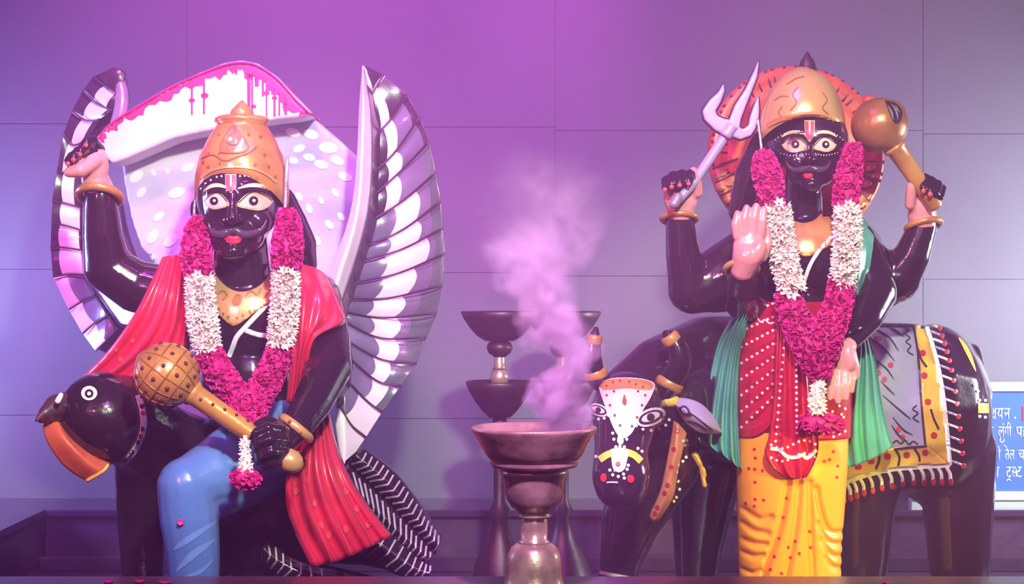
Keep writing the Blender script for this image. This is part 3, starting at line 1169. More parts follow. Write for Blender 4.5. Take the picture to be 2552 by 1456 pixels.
sh3 = sheet('shawl_tail', [
    [(765, 1050, -0.10), (728, 1130, -0.17), (712, 1200, -0.18), (720, 1290, -0.18), (775, 1415, -0.16)],
    [(782, 1040, -0.10), (768, 1130, -0.18), (770, 1210, -0.20), (795, 1300, -0.20), (845, 1398, -0.18)],
    [(800, 1035, -0.09), (808, 1120, -0.16), (828, 1200, -0.19), (865, 1285, -0.19), (910, 1370, -0.17)],
    [(820, 1030, -0.07), (838, 1110, -0.10), (872, 1190, -0.13), (920, 1265, -0.14), (976, 1336, -0.13)],
], 'red', deity, 70, 36, 4.5, 0.010, 0.016, sharp=0.6)
bvs3 = bvh_of([sh3])
paint('shawl_print', [circ(x, y, 7, 8, 1.4) for x, y in ((765, 1195), (738, 1225), (785, 1255), (862, 1225), (800, 1310), (820, 1335), (862, 1320), (890, 1268), (918, 1308), (845, 1135), (810, 1060), (808, 1095))], 'tilak', sh3, bvs3, 0.0025, 6)
paint('shawl_line', [stroke(p, 3) for p in ([(775, 1080), (770, 1160), (775, 1260), (830, 1408)], [(795, 1075), (800, 1160), (820, 1250), (878, 1385)], [(810, 1070), (830, 1160), (865, 1245), (932, 1358)])], 'tilak', sh3, bvs3, 0.002, 8)

# mace held across the lap
mace = root('mace', 'gold mace with studded globe head, resting across the seated deity\'s lap', 'mace', W(660, 1110, -0.42))
ax = (W(728, 1152, -0.36) - W(415, 935, -0.40))
L = ax.length
c0 = W(415, 935, -0.40)
r = R(80, -0.4)
mh = build('mace_head', *lathe_vf(c0, ax, [(-r * 1.08, 0.004), (-r * 1.02, r * 0.22), (-r * 0.92, r * 0.42), (-r * 0.75, r * 0.68), (-r * 0.5, r * 0.88), (-r * 0.2, r * 0.985), (0, r), (r * 0.25, r * 0.97), (r * 0.5, r * 0.87), (r * 0.75, r * 0.67), (r * 0.9, r * 0.46), (r * 0.98, r * 0.36)], 40), 'gold', mace)
pr = [(r * 0.9, r * 0.40), (r * 1.0, r * 0.42), (r * 1.1, r * 0.36)]
for k in range(12):
    t = lerp(r * 1.15, L * 0.9, k / 11)
    pr.append((t, R(lerp(27, 22, k / 11), -0.4)))
pr += [(L * 0.91, R(18, -0.4))]
build('mace_shaft', *lathe_vf(c0, ax, pr, 24), 'gold', mace)
rp = R(30, -0.36)
mp_ = build('mace_pommel', *lathe_vf(c0, ax, [(L - rp * 1.2, rp * 0.5), (L - rp * 0.7, rp * 0.9), (L - rp * 0.1, rp), (L + rp * 0.5, rp * 0.8), (L + rp * 0.9, rp * 0.4), (L + rp, 0.002)], 24), 'goldpale', mace)
u, w_, d_ = frame_of(ax)
gv = []
for t in (-0.45, 0.05, 0.5):
    rr = r * math.sqrt(1 - t * t)
    gv.append(torus_vf(c0 + d_ * (r * t), d_, rr, 0.0022, 40, 6))
for k in range(6):
    a = PI * k / 6
    nrm = u * math.cos(a) + w_ * math.sin(a)
    gv.append(torus_vf(c0, nrm, r, 0.0018, 40, 6))
build_each('globe_ridge', gv, 'golddark', mh)
st = []
for i, t in enumerate((-0.7, -0.22, 0.28, 0.72)):
    for k in range(12):
        a = 2 * PI * (k + 0.5) / 12
        rr = math.sqrt(1 - t * t)
        st.append(ellipsoid(c0 + (d_ * t + (u * math.cos(a) + w_ * math.sin(a)) * rr) * r, 0.005, 0.005, 0.005, (0, 0, 0), 8, 5))
build_each('globe_studs', st, 'groove', mh, True)
st = []
for k in range(22):
    t = lerp(r * 1.3, L * 0.85, k / 21)
    a = k * 2.0
    st.append(ellipsoid(c0 + d_ * t + (u * math.cos(a) + w_ * math.sin(a)) * R(25, -0.4), 0.0042, 0.0042, 0.0042, (0, 0, 0), 8, 5))
for a in (2.0, 3.2, 4.4):
    st.append(ellipsoid(c0 + d_ * L + (u * math.cos(a) + w_ * math.sin(a)) * rp * 0.98, 0.0045, 0.0045, 0.0045, (0, 0, 0), 8, 5))
build_each('shaft_studs', st, 'groove', mace, True)

# ================================================================ throne back
throne = root('throne_back', 'white rounded throne back with magenta drips along its top, behind the seated deity', 'throne', (PX(580, 0.4), 0.42, 0.0))
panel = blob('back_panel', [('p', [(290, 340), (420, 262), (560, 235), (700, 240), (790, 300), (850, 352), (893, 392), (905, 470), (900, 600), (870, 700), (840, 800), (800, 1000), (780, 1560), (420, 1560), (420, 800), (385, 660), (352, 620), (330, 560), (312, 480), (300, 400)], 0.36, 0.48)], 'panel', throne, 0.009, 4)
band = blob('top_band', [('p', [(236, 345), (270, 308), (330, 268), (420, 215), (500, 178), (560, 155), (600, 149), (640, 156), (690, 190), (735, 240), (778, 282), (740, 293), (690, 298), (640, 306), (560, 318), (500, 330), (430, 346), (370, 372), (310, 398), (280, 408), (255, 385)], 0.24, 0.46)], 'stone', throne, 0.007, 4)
bvband = bvh_of([band])
edge = [(240, 348), (270, 310), (330, 270), (420, 217), (500, 180), (560, 158), (600, 152), (640, 159), (690, 192), (735, 242), (774, 280)]
ee = spline(edge, 80)
lower = []
for i, p in enumerate(ee):
    t = i / 79
    w = 12 + 6 * math.sin(i * 0.9) + 5 * math.sin(i * 2.3) + 14 * max(0, math.sin(PI * t)) + (26 * max(0, (t - 0.6) / 0.4) if t > 0.6 else 0) * (1 - max(0, (t - 0.93) / 0.07))
    a, b = ee[max(i - 1, 0)], ee[min(i + 1, 79)]
    d = (b - a) / np.linalg.norm(b - a)
    n2 = np.array([-d[1], d[0]])
    if n2[1] < 0:
        n2 = -n2
    lower.append(tuple(p[:2] + n2 * w))
drip = [[tuple(p[:2] + np.array([0, 1.0])) for p in ee] + lower[::-1]]
for x, y0, y1, w in ((478, 195, 286, 5), (508, 190, 284, 5), (620, 155, 282, 9), (628, 160, 290, 5), (664, 180, 292, 4), (684, 190, 290, 6), (696, 196, 288, 5), (712, 210, 286, 8), (728, 220, 280, 6), (740, 240, 275, 5), (640, 160, 215, 12), (655, 165, 240, 6)):
    drip.append([(x - w / 2, y0), (x + w / 2, y0), (x + w * 0.4, y1), (x - w * 0.4, y1)])
for x, y, rr in ((478, 250, 8), (510, 238, 10), (664, 232, 8), (684, 244, 7), (632, 265, 7), (620, 190, 12), (655, 185, 10), (715, 240, 9)):
    drip.append(circ(x, y, rr, 9, 0.7))
paint('magenta_drip', drip, 'magenta', band, bvband, 0.002, 8)
# the powder also covers the upper side of the band
TV = []
for p in ee:
    for yy in (0.235, 0.30, 0.38, 0.465):
        q = W(p[0], p[1] - 2.0, 0.24)
        TV.append(Vector((q.x, yy, q.z - (0.004 if yy in (0.235, 0.465) else -0.0005))))
TF = []
for i in range(79):
    for k in range(3):
        TF.append((i * 4 + k, i * 4 + k + 1, (i + 1) * 4 + k + 1, (i + 1) * 4 + k))
build('magenta_cap', *thicken(TV, TF, Vector((0, 0, -0.006))), 'magenta', band)
bvpan = bvh_of([panel])
dabs = []
for x, y, rr, ro in ((340, 440, 20, -0.7), (382, 430, 9, 1.2), (416, 425, 9, 1.4), (468, 417, 18, -0.5), (352, 480, 15, -0.9), (395, 540, 16, -0.7), (380, 590, 20, -1.0), (425, 600, 20, -0.7), (440, 480, 22, -0.3),
                     (730, 330, 18, 0.3), (775, 335, 20, 0.3), (745, 370, 16, -0.4), (818, 368, 24, 0.1), (770, 392, 16, 0.2), (800, 410, 18, 0.3), (840, 400, 18, 0.4), (730, 400, 14, 0.2),
                     (745, 490, 12, 1.0), (800, 500, 10, 1.1), (835, 480, 12, 1.0), (770, 520, 13, 1.2), (860, 440, 18, 0.3), (820, 560, 14, 0.9), (790, 600, 14, 1.0), (850, 540, 12, 0.9)):
    dabs.append(circ(x, y, rr, 12, 0.6, ro))
paint('pale_dab', dabs, 'dab', panel, bvpan, 0.002, 8)
paint('side_rim', [stroke([(302, 420), (306, 480), (322, 570), (345, 625), (385, 645)], 16)], 'pinkwhite', panel, bvpan, 0.006, 8)


# ================================================================ the crow
crow = root('crow_statue', 'large black crow statue carrying the seated deity, wings spread and chevron tail', 'statue', (PX(560, 0.1), 0.1, 0.0))
cb = blob('body', [
    ell(262, 1040, -0.22, 122, 0.12, 112, (0, math.radians(20), 0)),
    chain((300, 1040, -0.20, 108), (400, 1110, -0.08, 105), (560, 1200, 0.08, 130), (740, 1250, 0.12, 150), (860, 1280, 0.14, 110)),
    ell(640, 1290, 0.10, 190, 0.15, 150),
    chain((345, 1150, -0.10, 62), (352, 1290, 0.0, 60), (356, 1440, 0.04, 52)),
], 'crowblack', crow, 0.008, 5)
bvk = bvh_of([cb])
ey = paint('eye_ring', [circ(222, 980, 20, 18, 0.9)], 'pinkwhite', crow, bvk, 0.002, 6)
paint('eye_iris', [circ(222, 981, 11, 14)], 'iris', ey, bvk, 0.003, 6)
paint('pupil_glint', [circ(222, 981, 5, 9)], 'pinkwhite', ey, bvk, 0.004, 6)
blob('upper_beak', [chain((175, 1010, -0.26, 38), (140, 1012, -0.30, 30), (112, 1030, -0.33, 18), (93, 1046, -0.345, 8)), chain((170, 1030, -0.26, 34), (135, 1038, -0.30, 18), (100, 1048, -0.33, 8))], 'beakdark', crow, 0.005, 3)
blob('nostril_patch', [chain((152, 985, -0.335, 7), (144, 1000, -0.345, 8))], 'pinkwhite', crow, 0.003, 2)
sheet('lower_beak', [
    [(104, 1054, -0.30), (116, 1100, -0.31), (150, 1152, -0.31), (185, 1182, -0.30), (216, 1199, -0.29)],
    [(140, 1052, -0.31), (156, 1090, -0.33), (188, 1130, -0.33), (220, 1160, -0.32), (245, 1178, -0.31)],
    [(150, 1050, -0.29), (170, 1085, -0.31), (205, 1118, -0.31), (238, 1142, -0.30), (270, 1158, -0.29)],
], 'beakorange', crow, 16, 24, thick=0.05)
tube('lower_beak_rim', [(270, 1158, -0.30, 4), (256, 1175, -0.31, 5), (216, 1199, -0.30, 5)], 'yellow', crow, 8)
ring = paint('neck_ring', [stroke([(344, 985), (354, 1020), (358, 1055), (352, 1090), (335, 1125), (318, 1146), (300, 1160)], 15)], 'pinkwhite', crow, bvk, 0.006, 6)
bvr = bvh_of([ring])
paint('ring_beads_dark', [circ(x, y, 6, 8) for x, y in ((354, 1013), (354, 1070), (343, 1103), (329, 1127), (311, 1149))], 'darkline', ring, bvr, 0.002, 6)
paint('ring_beads_red', [circ(x, y, 6, 8) for x, y in ((356, 1030), (349, 1088), (322, 1136))], 'dotred', ring, bvr, 0.002, 6)
for s in ((340, 1440, 0.04), (560, 1440, 0.12)):
    blob('leg', [chain((s[0] + 10, s[1] - 40, s[2], 46), (s[0], 1500, s[2], 30), (s[0], 1525, s[2], 26))] +
         [chain((s[0], 1525, s[2], 22), (s[0] + dx, 1535, s[2] - 0.10, 12)) for dx in (-50, 0, 45)], 'crowblack', crow, 0.008, 3)


# ---- wings: each feather its own piece between two seams
def feather(parent, A, B, zones, mats, depth, nu=64, nv=12, thick=0.012, proud=0.012, bow=0.16):
    """A, B: upper and lower seam polylines (px, py) from root to tip; zones: list of (end fraction, slot)"""
    SA, SB = spline(A, nu), spline(B, nu)
    V, F, idx = [], [], []
    for i in range(nu):
        u = i / (nu - 1)
        for j in range(nv):
            v = j / (nv - 1)
            uw = u + bow * 0.5 * (1 - (2 * v - 1) ** 2) * math.sin(PI * u)
            f_ = min(max(uw, 0), 1) * (nu - 1)
            k_ = min(int(f_), nu - 2)
            f_ -= k_
            p = (SA[k_] * (1 - f_) + SA[k_ + 1] * f_) * (1 - v) + (SB[k_] * (1 - f_) + SB[k_ + 1] * f_) * v
            lift = proud * math.sin(PI * min(1.0, 0.12 + v * 0.75)) * (0.35 + 0.65 * math.sin(PI * min(u * 0.9 + 0.1, 1)))
            V.append(W(p[0], p[1], depth(p[0], p[1]) - lift))
    for i in range(nu - 1):
        for j in range(nv - 1):
            F.append((i * nv + j, i * nv + j + 1, (i + 1) * nv + j + 1, (i + 1) * nv + j))
            u = (i + 0.5) / (nu - 1)
            v = (j + 0.5) / (nv - 1)
            uu = u
            s = zones[-1][1]
            for z, k in zones:
                if uu < z:
                    s = k
                    break
            idx.append(s)
    nf = len(F)
    V, F2 = thicken(V, F, Vector((0, thick, 0)))
    # orientation: make the front face the camera
    a, b, c = (V[i] for i in F2[0][:3])
    if (b - a).cross(c - a).y > 0:
        F2 = [f[::-1] for f in F2]
    o = build('feather', V, F2, mats, parent)
    o.data.polygons.foreach_set('material_index', idx + idx + [0] * (len(F2) - 2 * nf))
    return o


def dep_r(px, py):
    # concave wing: leading edge and trailing edge come forward
    t = (px - 980) / 110
    return 0.24 - 0.06 * min(1.2, t * t) - 0.10 * max(0, (py - 820) / 340)


FM = ['blackfeather', 'greyfeather', 'pinkwhite', 'slate']
seam_r = [
    [(906, 164), (908, 163), (910, 163)],
    [(918, 255), (938, 215), (956, 186)],
    [(926, 345), (972, 300), (1014, 236)],
    [(932, 430), (985, 378), (1046, 292)],
    [(930, 488), (1000, 425), (1070, 352)],
    [(920, 553), (1005, 500), (1086, 430)],
    [(898, 618), (1000, 575), (1098, 502)],
    [(884, 655), (1000, 622), (1104, 568)],
    [(878, 706), (990, 682), (1108, 632)],
    [(866, 745), (970, 743), (1102, 712)],
    [(850, 775), (950, 792), (1088, 782)],
    [(852, 797), (945, 842), (1062, 842)],
    [(866, 850), (950, 896), (1038, 906)],
    [(866, 888), (940, 950), (1000, 962)],
    [(872, 955), (915, 1000), (952, 1028)],
    [(846, 1010), (876, 1060), (912, 1090)],
    [(836, 1060), (845, 1120), (858, 1168)],
]
zr = [
    [(0.3, 2), (1, 0)], [(0.25, 0), (0.5, 2), (1.1, 0)], [(0.3, 0), (0.52, 2), (0.85, 1), (1.1, 0)], [(0.25, 0), (0.5, 2), (0.9, 1), (1.1, 0)],
    [(0.2, 0), (0.42, 2), (0.85, 1), (1.1, 3)], [(0.35, 1), (0.68, 2), (0.85, 1), (1.1, 3)], [(0.32, 1), (0.68, 2), (0.84, 1), (1.1, 3)], [(0.3, 1), (0.8, 2), (0.88, 1), (1.1, 3)],
    [(0.32, 1), (0.66, 2), (0.85, 1), (1.1, 3)], [(0.3, 1), (0.62, 2), (0.78, 1), (1.1, 3)], [(0.36, 1), (0.64, 2), (0.74, 1), (1.1, 3)], [(0.42, 1), (0.66, 2), (0.76, 1), (1.1, 3)],
    [(0.36, 1), (0.6, 2), (0.7, 1), (1.1, 3)], [(0.4, 1), (0.75, 2), (1.1, 3)], [(0.25, 1), (1.1, 2)], [(1.1, 2)],
]
rw = blob('wing', [('p', [(902, 175), (960, 200), (1030, 285), (1070, 380), (1090, 520), (1096, 640), (1078, 770), (1030, 890), (960, 1010), (890, 1100), (858, 1150), (842, 1090), (850, 1000), (880, 950), (860, 860), (845, 790), (862, 730), (880, 660), (905, 570), (915, 440), (908, 300)], 0.265, 0.30)], 'blackfeather', crow, 0.008, 3)
for k in range(len(seam_r) - 1):
    feather(rw, seam_r[k], seam_r[k + 1], zr[k], FM, dep_r)
rs = []
for k, s in enumerate(seam_r[1:-1]):
    rs.append(tube_vf([(p[0], p[1], dep_r(p[0], p[1]) - 0.012, 2.4) for p in s], 6, 14))
build_each('feather_seam', rs, 'darkline', rw)
sheet('leading_edge', [
    [(903, 162, 0.16), (896, 250, 0.13), (890, 380, 0.11), (882, 480, 0.10), (862, 570, 0.09), (826, 660, 0.09), (812, 700, 0.09)],
    [(905, 170, 0.14), (906, 260, 0.09), (902, 390, 0.07), (896, 490, 0.06), (880, 580, 0.05), (848, 680, 0.05), (832, 735, 0.05)],
    [(912, 200, 0.17), (922, 290, 0.14), (924, 400, 0.13), (916, 510, 0.12), (896, 600, 0.11), (868, 690, 0.10), (842, 770, 0.10)],
], 'pinkwhite', rw, 18, 40, thick=0.05)
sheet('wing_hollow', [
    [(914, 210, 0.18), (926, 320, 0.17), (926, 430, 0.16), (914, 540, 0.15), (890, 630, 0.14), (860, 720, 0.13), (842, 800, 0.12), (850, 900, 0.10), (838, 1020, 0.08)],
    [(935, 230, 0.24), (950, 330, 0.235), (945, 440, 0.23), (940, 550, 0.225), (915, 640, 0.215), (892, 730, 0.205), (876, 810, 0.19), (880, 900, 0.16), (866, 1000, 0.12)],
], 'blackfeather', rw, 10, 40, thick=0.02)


def dep_l(px, py):
    t = (px - 190) / 60
    return 0.47 - 0.03 * min(1.5, t * t) - 0.10 * max(0, (py - 600) / 280)


seam_l = [
    [(312, 180), (298, 172), (282, 168)],
    [(300, 240), (268, 218), (232, 192)],
    [(278, 276), (240, 256), (206, 226)],
    [(246, 300), (214, 300), (180, 276)],
    [(220, 345), (184, 362), (158, 334)],
    [(206, 430), (165, 432), (142, 424)],
    [(202, 518), (165, 508), (130, 500)],
    [(203, 574), (165, 563), (128, 556)],
    [(206, 624), (165, 618), (126, 616)],
    [(216, 686), (172, 684), (132, 690)],
    [(238, 736), (204, 752), (172, 772)],
    [(268, 788), (236, 806), (206, 832)],
    [(292, 822), (262, 852), (238, 876)],
]
zl = [[(0.3, 0), (1.1, 0)], [(0.18, 0), (0.6, 2), (1.1, 0)], [(0.1, 0), (0.62, 2), (1.1, 0)], [(0.2, 0), (0.62, 2), (1.1, 0)], [(0.3, 0), (0.7, 2), (1.1, 0)], [(0.2, 0), (0.62, 2), (1.1, 0)],
      [(0.05, 0), (0.66, 2), (1.1, 0)], [(0.08, 0), (0.7, 2), (1.1, 0)], [(0.02, 0), (0.7, 2), (1.1, 0)], [(0.55, 1), (1.1, 2)], [(0.5, 1), (1.1, 2)], [(0.45, 1), (1.1, 2)]]
lw = blob('wing', [('p', [(284, 172), (310, 190), (318, 240), (300, 330), (270, 400), (225, 480), (215, 560), (222, 640), (245, 700), (285, 770), (330, 830), (300, 900), (236, 868), (190, 800), (155, 720), (138, 640), (136, 520), (148, 420), (170, 320), (215, 230)], 0.50, 0.54)], 'blackfeather', crow, 0.008, 3)
for k in range(len(seam_l) - 1):
    feather(lw, seam_l[k], seam_l[k + 1], zl[k], FM, dep_l, 50, 12)
rs = []
for s in seam_l[1:-1]:
    rs.append(tube_vf([(p[0], p[1], dep_l(p[0], p[1]) - 0.012, 2.2) for p in s], 6, 12))
build_each('feather_seam', rs, 'darkline', lw)
tube('leading_edge', [(286, 174, 0.45, 6), (300, 210, 0.43, 14), (304, 250, 0.42, 17), (294, 300, 0.42, 17), (270, 360, 0.43, 15), (245, 420, 0.43, 12)], 'silver', lw, 14, 30)
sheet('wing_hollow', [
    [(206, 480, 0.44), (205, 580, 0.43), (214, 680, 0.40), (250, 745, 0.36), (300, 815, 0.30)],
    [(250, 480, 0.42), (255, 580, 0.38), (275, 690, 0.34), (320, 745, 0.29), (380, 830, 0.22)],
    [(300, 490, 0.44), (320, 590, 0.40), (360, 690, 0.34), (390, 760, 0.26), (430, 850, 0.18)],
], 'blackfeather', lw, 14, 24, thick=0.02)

# ---- tail: three long feathers painted with white chevrons
def tail_feather(A, B, dep, n, tone='crowblack', spread=0.42):
    """A, B long edges from root to tip"""
    S = spline([((a[0] + b[0]) / 2, (a[1] + b[1]) / 2) for a, b in zip(A, B)], 40)
    mid = [(p[0], p[1], dep - 0.03) for p in S]
    o = sheet('tail_feather', [[(x, y, dep) for x, y in A], [(m[0], m[1], m[2]) for m in mid[::8] + [mid[-1]]], [(x, y, dep) for x, y in B]], tone, crow, 18, 30, thick=0.03)
    bv = bvh_of([o])
    SA, SB = spline(A, 200), spline(B, 200)
    strokes = []
    for k in range(n):
        t = 0.06 + 0.9 * k / (n - 1)
        i = int(t * 199)
        i2 = min(199, i + int(199 * 0.045))
        a, b = SA[i], SB[i]
        m = (SA[i2] + SB[i2]) / 2
        j1 = a * 0.86 + m * 0.14 + rng.normal(0, 1.5, 2)
        j2 = b * 0.86 + m * 0.14 + rng.normal(0, 1.5, 2)
        strokes.append(stroke([tuple(j1), tuple(m)], 4.6))
        strokes.append(stroke([tuple(j2), tuple(m)], 4.6))
    paint('white_chevron', strokes, 'chevron', o, bv, 0.002, 8)
    return o


tail_feather([(900, 1115), (985, 1180), (1050, 1265), (1100, 1340)], [(860, 1150), (930, 1215), (1010, 1300), (1085, 1385)], 0.05, 17)
tail_feather([(868, 1160), (940, 1230), (1020, 1310), (1082, 1380)], [(880, 1245), (940, 1320), (1000, 1375), (1062, 1412)], 0.02, 15)
tail_feather([(960, 1320), (1010, 1360), (1050, 1395), (1078, 1410)], [(900, 1385), (960, 1420), (1020, 1445), (1066, 1452)], 0.0, 8)
tail_feather([(655, 1335), (740, 1395), (860, 1425), (1000, 1460)], [(650, 1400), (720, 1450), (840, 1480), (960, 1500)], -0.06, 13)
blob('tail_base', [chain((760, 1300, 0.12, 100), (900, 1330, 0.12, 80), (1010, 1390, 0.12, 42))], 'crowblack', crow, 0.009, 4)


# ================================================================ garlands
def garland(name, label, base, pink, white, tassel, seeds):
    g = root(name, label, 'garland', base)
    for p, n in pink:
        strand_core('rose_cord', p, 'rosecore', g, 0.8)
        rose_mass('rose_petals', p, n, g)
    for p, n in white:
        strand_core('tuberose_cord', p, 'tubecore', g, 0.62)
        florets(p, n, g)
    return g


gl = garland('flower_garland', 'rose and tuberose garland hanging on the seated deity, ending in a small tassel', W(612, 1080, -0.40),
             [([(500, 548, -0.10, 22), (492, 580, -0.11, 34), (490, 640, -0.13, 40), (498, 690, -0.14, 38)], 620),
              ([(716, 528, -0.10, 24), (718, 570, -0.12, 36), (716, 620, -0.14, 41), (714, 668, -0.15, 38)], 620),
              ([(520, 880, -0.17, 36), (545, 930, -0.20, 40), (585, 990, -0.24, 42), (612, 1040, -0.30, 38), (618, 1082, -0.37, 26)], 820),
              ([(700, 872, -0.17, 36), (680, 920, -0.20, 38), (650, 980, -0.24, 40), (625, 1035, -0.30, 34)], 620),
              ([(580, 1192, -0.42, 12), (600, 1192, -0.43, 26), (625, 1196, -0.43, 26), (645, 1198, -0.42, 12)], 150)],
             [([(498, 690, -0.15, 36), (500, 750, -0.16, 38), (506, 810, -0.17, 40), (518, 872, -0.18, 36)], 104),
              ([(712, 680, -0.15, 36), (712, 740, -0.16, 36), (706, 800, -0.17, 37), (700, 862, -0.18, 34)], 104)], None, 0)
tube('tassel_cord', [(611, 1085, -0.42, 5), (611, 1130, -0.425, 9), (612, 1165, -0.43, 13), (614, 1195, -0.43, 8)], 'tube', gl, 8)
florets([(611, 1100, -0.42, 8), (612, 1140, -0.425, 14), (613, 1180, -0.43, 18)], 14, gl, 24)


# ================================================================ RIGHT: standing deity
d2 = root('deity_statue', 'black-faced four-armed deity statue standing in orange dhoti and red sash before the buffalo', 'statue', (PX(1975, 0), -0.03, 0.0))
FS = 0.80
b2 = blob('body', face_prims(2018, 362, FS, -0.05) + [
    ell(1965, 350, -0.01, 58, 0.085, 70),
    chain((2003, 440, -0.03, 46), (2003, 540, -0.02, 48), (2005, 590, -0.01, 80)),
    ell(2012, 650, -0.01, 134, 0.105, 125),
    ell(1990, 800, -0.01, 118, 0.10, 110),
    chain((1890, 610, 0.01, 56), (2130, 605, 0.01, 56)),
    # raised rear arms
    chain((1880, 640, 0.07, 82), (1790, 700, 0.09, 82), (1725, 722, 0.07, 62), (1702, 640, 0.05, 44), (1694, 545, 0.04, 36)),
    chain((2130, 650, 0.07, 80), (2190, 700, 0.09, 74), (2235, 695, 0.07, 60), (2272, 640, 0.05, 46), (2300, 565, 0.04, 36)),
    # front arms
    chain((1885, 640, 0.0, 66), (1862, 745, -0.06, 60), (1852, 720, -0.14, 44), (1852, 680, -0.17, 38)),
    chain((2140, 640, 0.0, 66), (2178, 730, -0.05, 58), (2155, 790, -0.10, 46), (2112, 848, -0.15, 32)),
], 'black', d2, 0.0055, 4)
bvb2 = bvh_of([b2])
paint_face(d2, bvb2, 2018, 362, FS, [(-36, 30, 16), (38, 26, 15)], (0, 2), (2018, 300, 13, 54), True)
lips(d2, bvb2, 2014, 438, FS * 0.8)
moustache(d2, bvb2, 2018, 362, FS, [(-2, 66, 9), (-24, 76, 11), (-46, 78, 10), (-64, 66, 7), (-72, 50, 3)], [(2, 66, 9), (22, 76, 11), (40, 76, 10), (58, 64, 6), (64, 48, 3)])
blob('hair', [chain((1905, 360, 0.06, 40), (1872, 440, 0.08, 42), (1840, 530, 0.09, 26))], 'black', d2, 0.006, 3)
blob('hair', [chain((2110, 380, 0.06, 24), (2112, 470, 0.07, 22))], 'black', d2, 0.006, 3)
cr2 = build('crown', *crown_vf(1999, -0.04, [(3, 165), (22, 171), (50, 187), (74, 213), (91, 243), (101, 271), (105, 292), (106, 304), (106, 316), (101, 324)], 302, 348, 380), ['goldpale'], d2)
bvc2 = bvh_of([cr2])
paint('crown_band', [stroke([(1912, 312), (1950, 296), (1996, 290), (2040, 291), (2080, 300)], 12)], 'gold', cr2, bvc2, 0.004, 6, 0.15)
paint('crown_carving', [stroke(q, 3) for q in ([(1990, 215), (1975, 235), (1985, 255), (1970, 275)], [(1930, 250), (1945, 240), (1965, 240)], [(1950, 265), (1940, 280), (1948, 292)], [(2050, 230), (2062, 250), (2050, 268), (2065, 285)], [(1960, 210), (1985, 195), (2005, 190)])], 'golddark', cr2, bvc2, 0.002, 5)
lathe_px('finial', 2012, -0.04, [(1, 128), (5, 134), (10, 142), (16, 150), (20, 160), (22, 170), (26, 176), (24, 182), (12, 186)], 'brassdark', cr2, 24)
tube('tinsel_string', [(1888, 296, -0.06, 3), (1894, 340, -0.07, 3), (1899, 380, -0.08, 4)], 'tinsel', d2, 8)
tube('tinsel_string', [(2103, 310, -0.06, 5), (2107, 340, -0.07, 8), (2113, 372, -0.08, 7)], 'tinsel', d2, 8)
# halo: dished disc with ribbed rim
hc = W(1984, 385, 0.20)
hr = R(224, 0.20)
hax = Vector((0.10, -1.0, 0.10)).normalized()
halo = build('halo', *lathe_vf(hc, hax, [(-0.03, 0.004), (-0.03, hr * 0.9), (-0.02, hr * 0.985), (0.0, hr), (0.018, hr * 0.985), (0.026, hr * 0.95), (0.018, hr * 0.86), (0.012, hr * 0.78), (0.022, hr * 0.74), (0.018, hr * 0.70), (0.0, hr * 0.3), (0.0, 0.004)], 72), ['halo'], d2)
u, w_, dd = frame_of(hax)
for k in range(52):
    a = 2 * PI * k / 52 + 0.02 * (k % 3)
    e = u * math.cos(a) + w_ * math.sin(a)
    if e.z < -0.35:
        continue
    v1, f1 = capsule(hc + dd * 0.012 + e * (hr * 0.80), 0.0035, hc + dd * 0.020 + e * (hr * 0.965), 0.006, 6, 2)
    build('rim_rib', v1, f1, 'groove', halo)
bvh_halo = bvh_of([halo])
relief = []
for x, y, rr in ((1800, 430, 16), (1822, 455, 14), (1796, 470, 14), (1838, 425, 13), (1812, 500, 14), (1840, 480, 12), (1830, 520, 12), (1788, 440, 9), (2170, 420, 13), (2160, 460, 14), (2172, 490, 12), (2152, 510, 12), (2180, 440, 10), (2150, 540, 10)):
    relief.append(circ(x, y, rr, 9, 0.55, -0.5))
paint('gilded_relief', relief, 'halobump', halo, bvh_halo, 0.007, 6)
paint('halo_groove', [stroke(q, 5) for q in ([(1775, 420), (1800, 410), (1840, 395)], [(1782, 455), (1815, 440), (1850, 420)], [(1790, 490), (1820, 475), (1852, 450)], [(1798, 520), (1825, 505), (1850, 480)], [(2150, 430), (2170, 450), (2190, 455)], [(2150, 480), (2168, 500), (2180, 505)])], 'groove', halo, bvh_halo, 0.003, 6)
build('halo_knob', *ellipsoid(W(2165, 250, 0.14), 0.016, 0.016, 0.014), 'halo', halo)

nk2 = paint('collar_necklace', [smooth_poly([(1958, 505), (1962, 535), (1985, 552), (2010, 555), (2038, 542), (2058, 510), (2068, 480), (2095, 500), (2098, 550), (2080, 600), (2040, 628), (2008, 640), (1985, 625), (1965, 590), (1950, 550)], 50)], 'collar', d2, bvb2, 0.007, 8)
paint('sacred_thread', [stroke([(2078, 585), (2045, 620), (2020, 660), (2005, 700), (1990, 735)], 9)], 'white', d2, bvb2, 0.007, 6)

# upper right hand (viewer's left) closed round the trident
blob('trident_hand', [
    ell(1697, 492, 0.02, 44, 0.032, 48, slot=1), chain((1694, 545, 0.04, 34), (1696, 520, 0.03, 36), slot=1),
    chain((1738, 480, 0.0, 15), (1736, 440, -0.02, 13), (1728, 425, -0.02, 10), slot=1),
    chain((1724, 455, 0.02, 16), (1722, 436, -0.02, 15), (1716, 452, -0.045, 11), slot=0),
    chain((1704, 455, 0.02, 16), (1700, 436, -0.025, 15), (1694, 456, -0.05, 11), slot=0),
    chain((1684, 458, 0.02, 16), (1678, 440, -0.02, 15), (1674, 460, -0.045, 11), slot=0),
    chain((1666, 466, 0.02, 15), (1660, 450, -0.01, 13), (1658, 468, -0.035, 10), slot=0),
], ['black', 'skin'], d2, 0.0035, 3)
for x, y, z in ((1716, 458, -0.055), (1694, 462, -0.06), (1674, 466, -0.055), (1657, 473, -0.044)):
    build('fingernail', *ellipsoid(W(x, y, z), 0.006, 0.004, 0.006), 'tilak', d2)
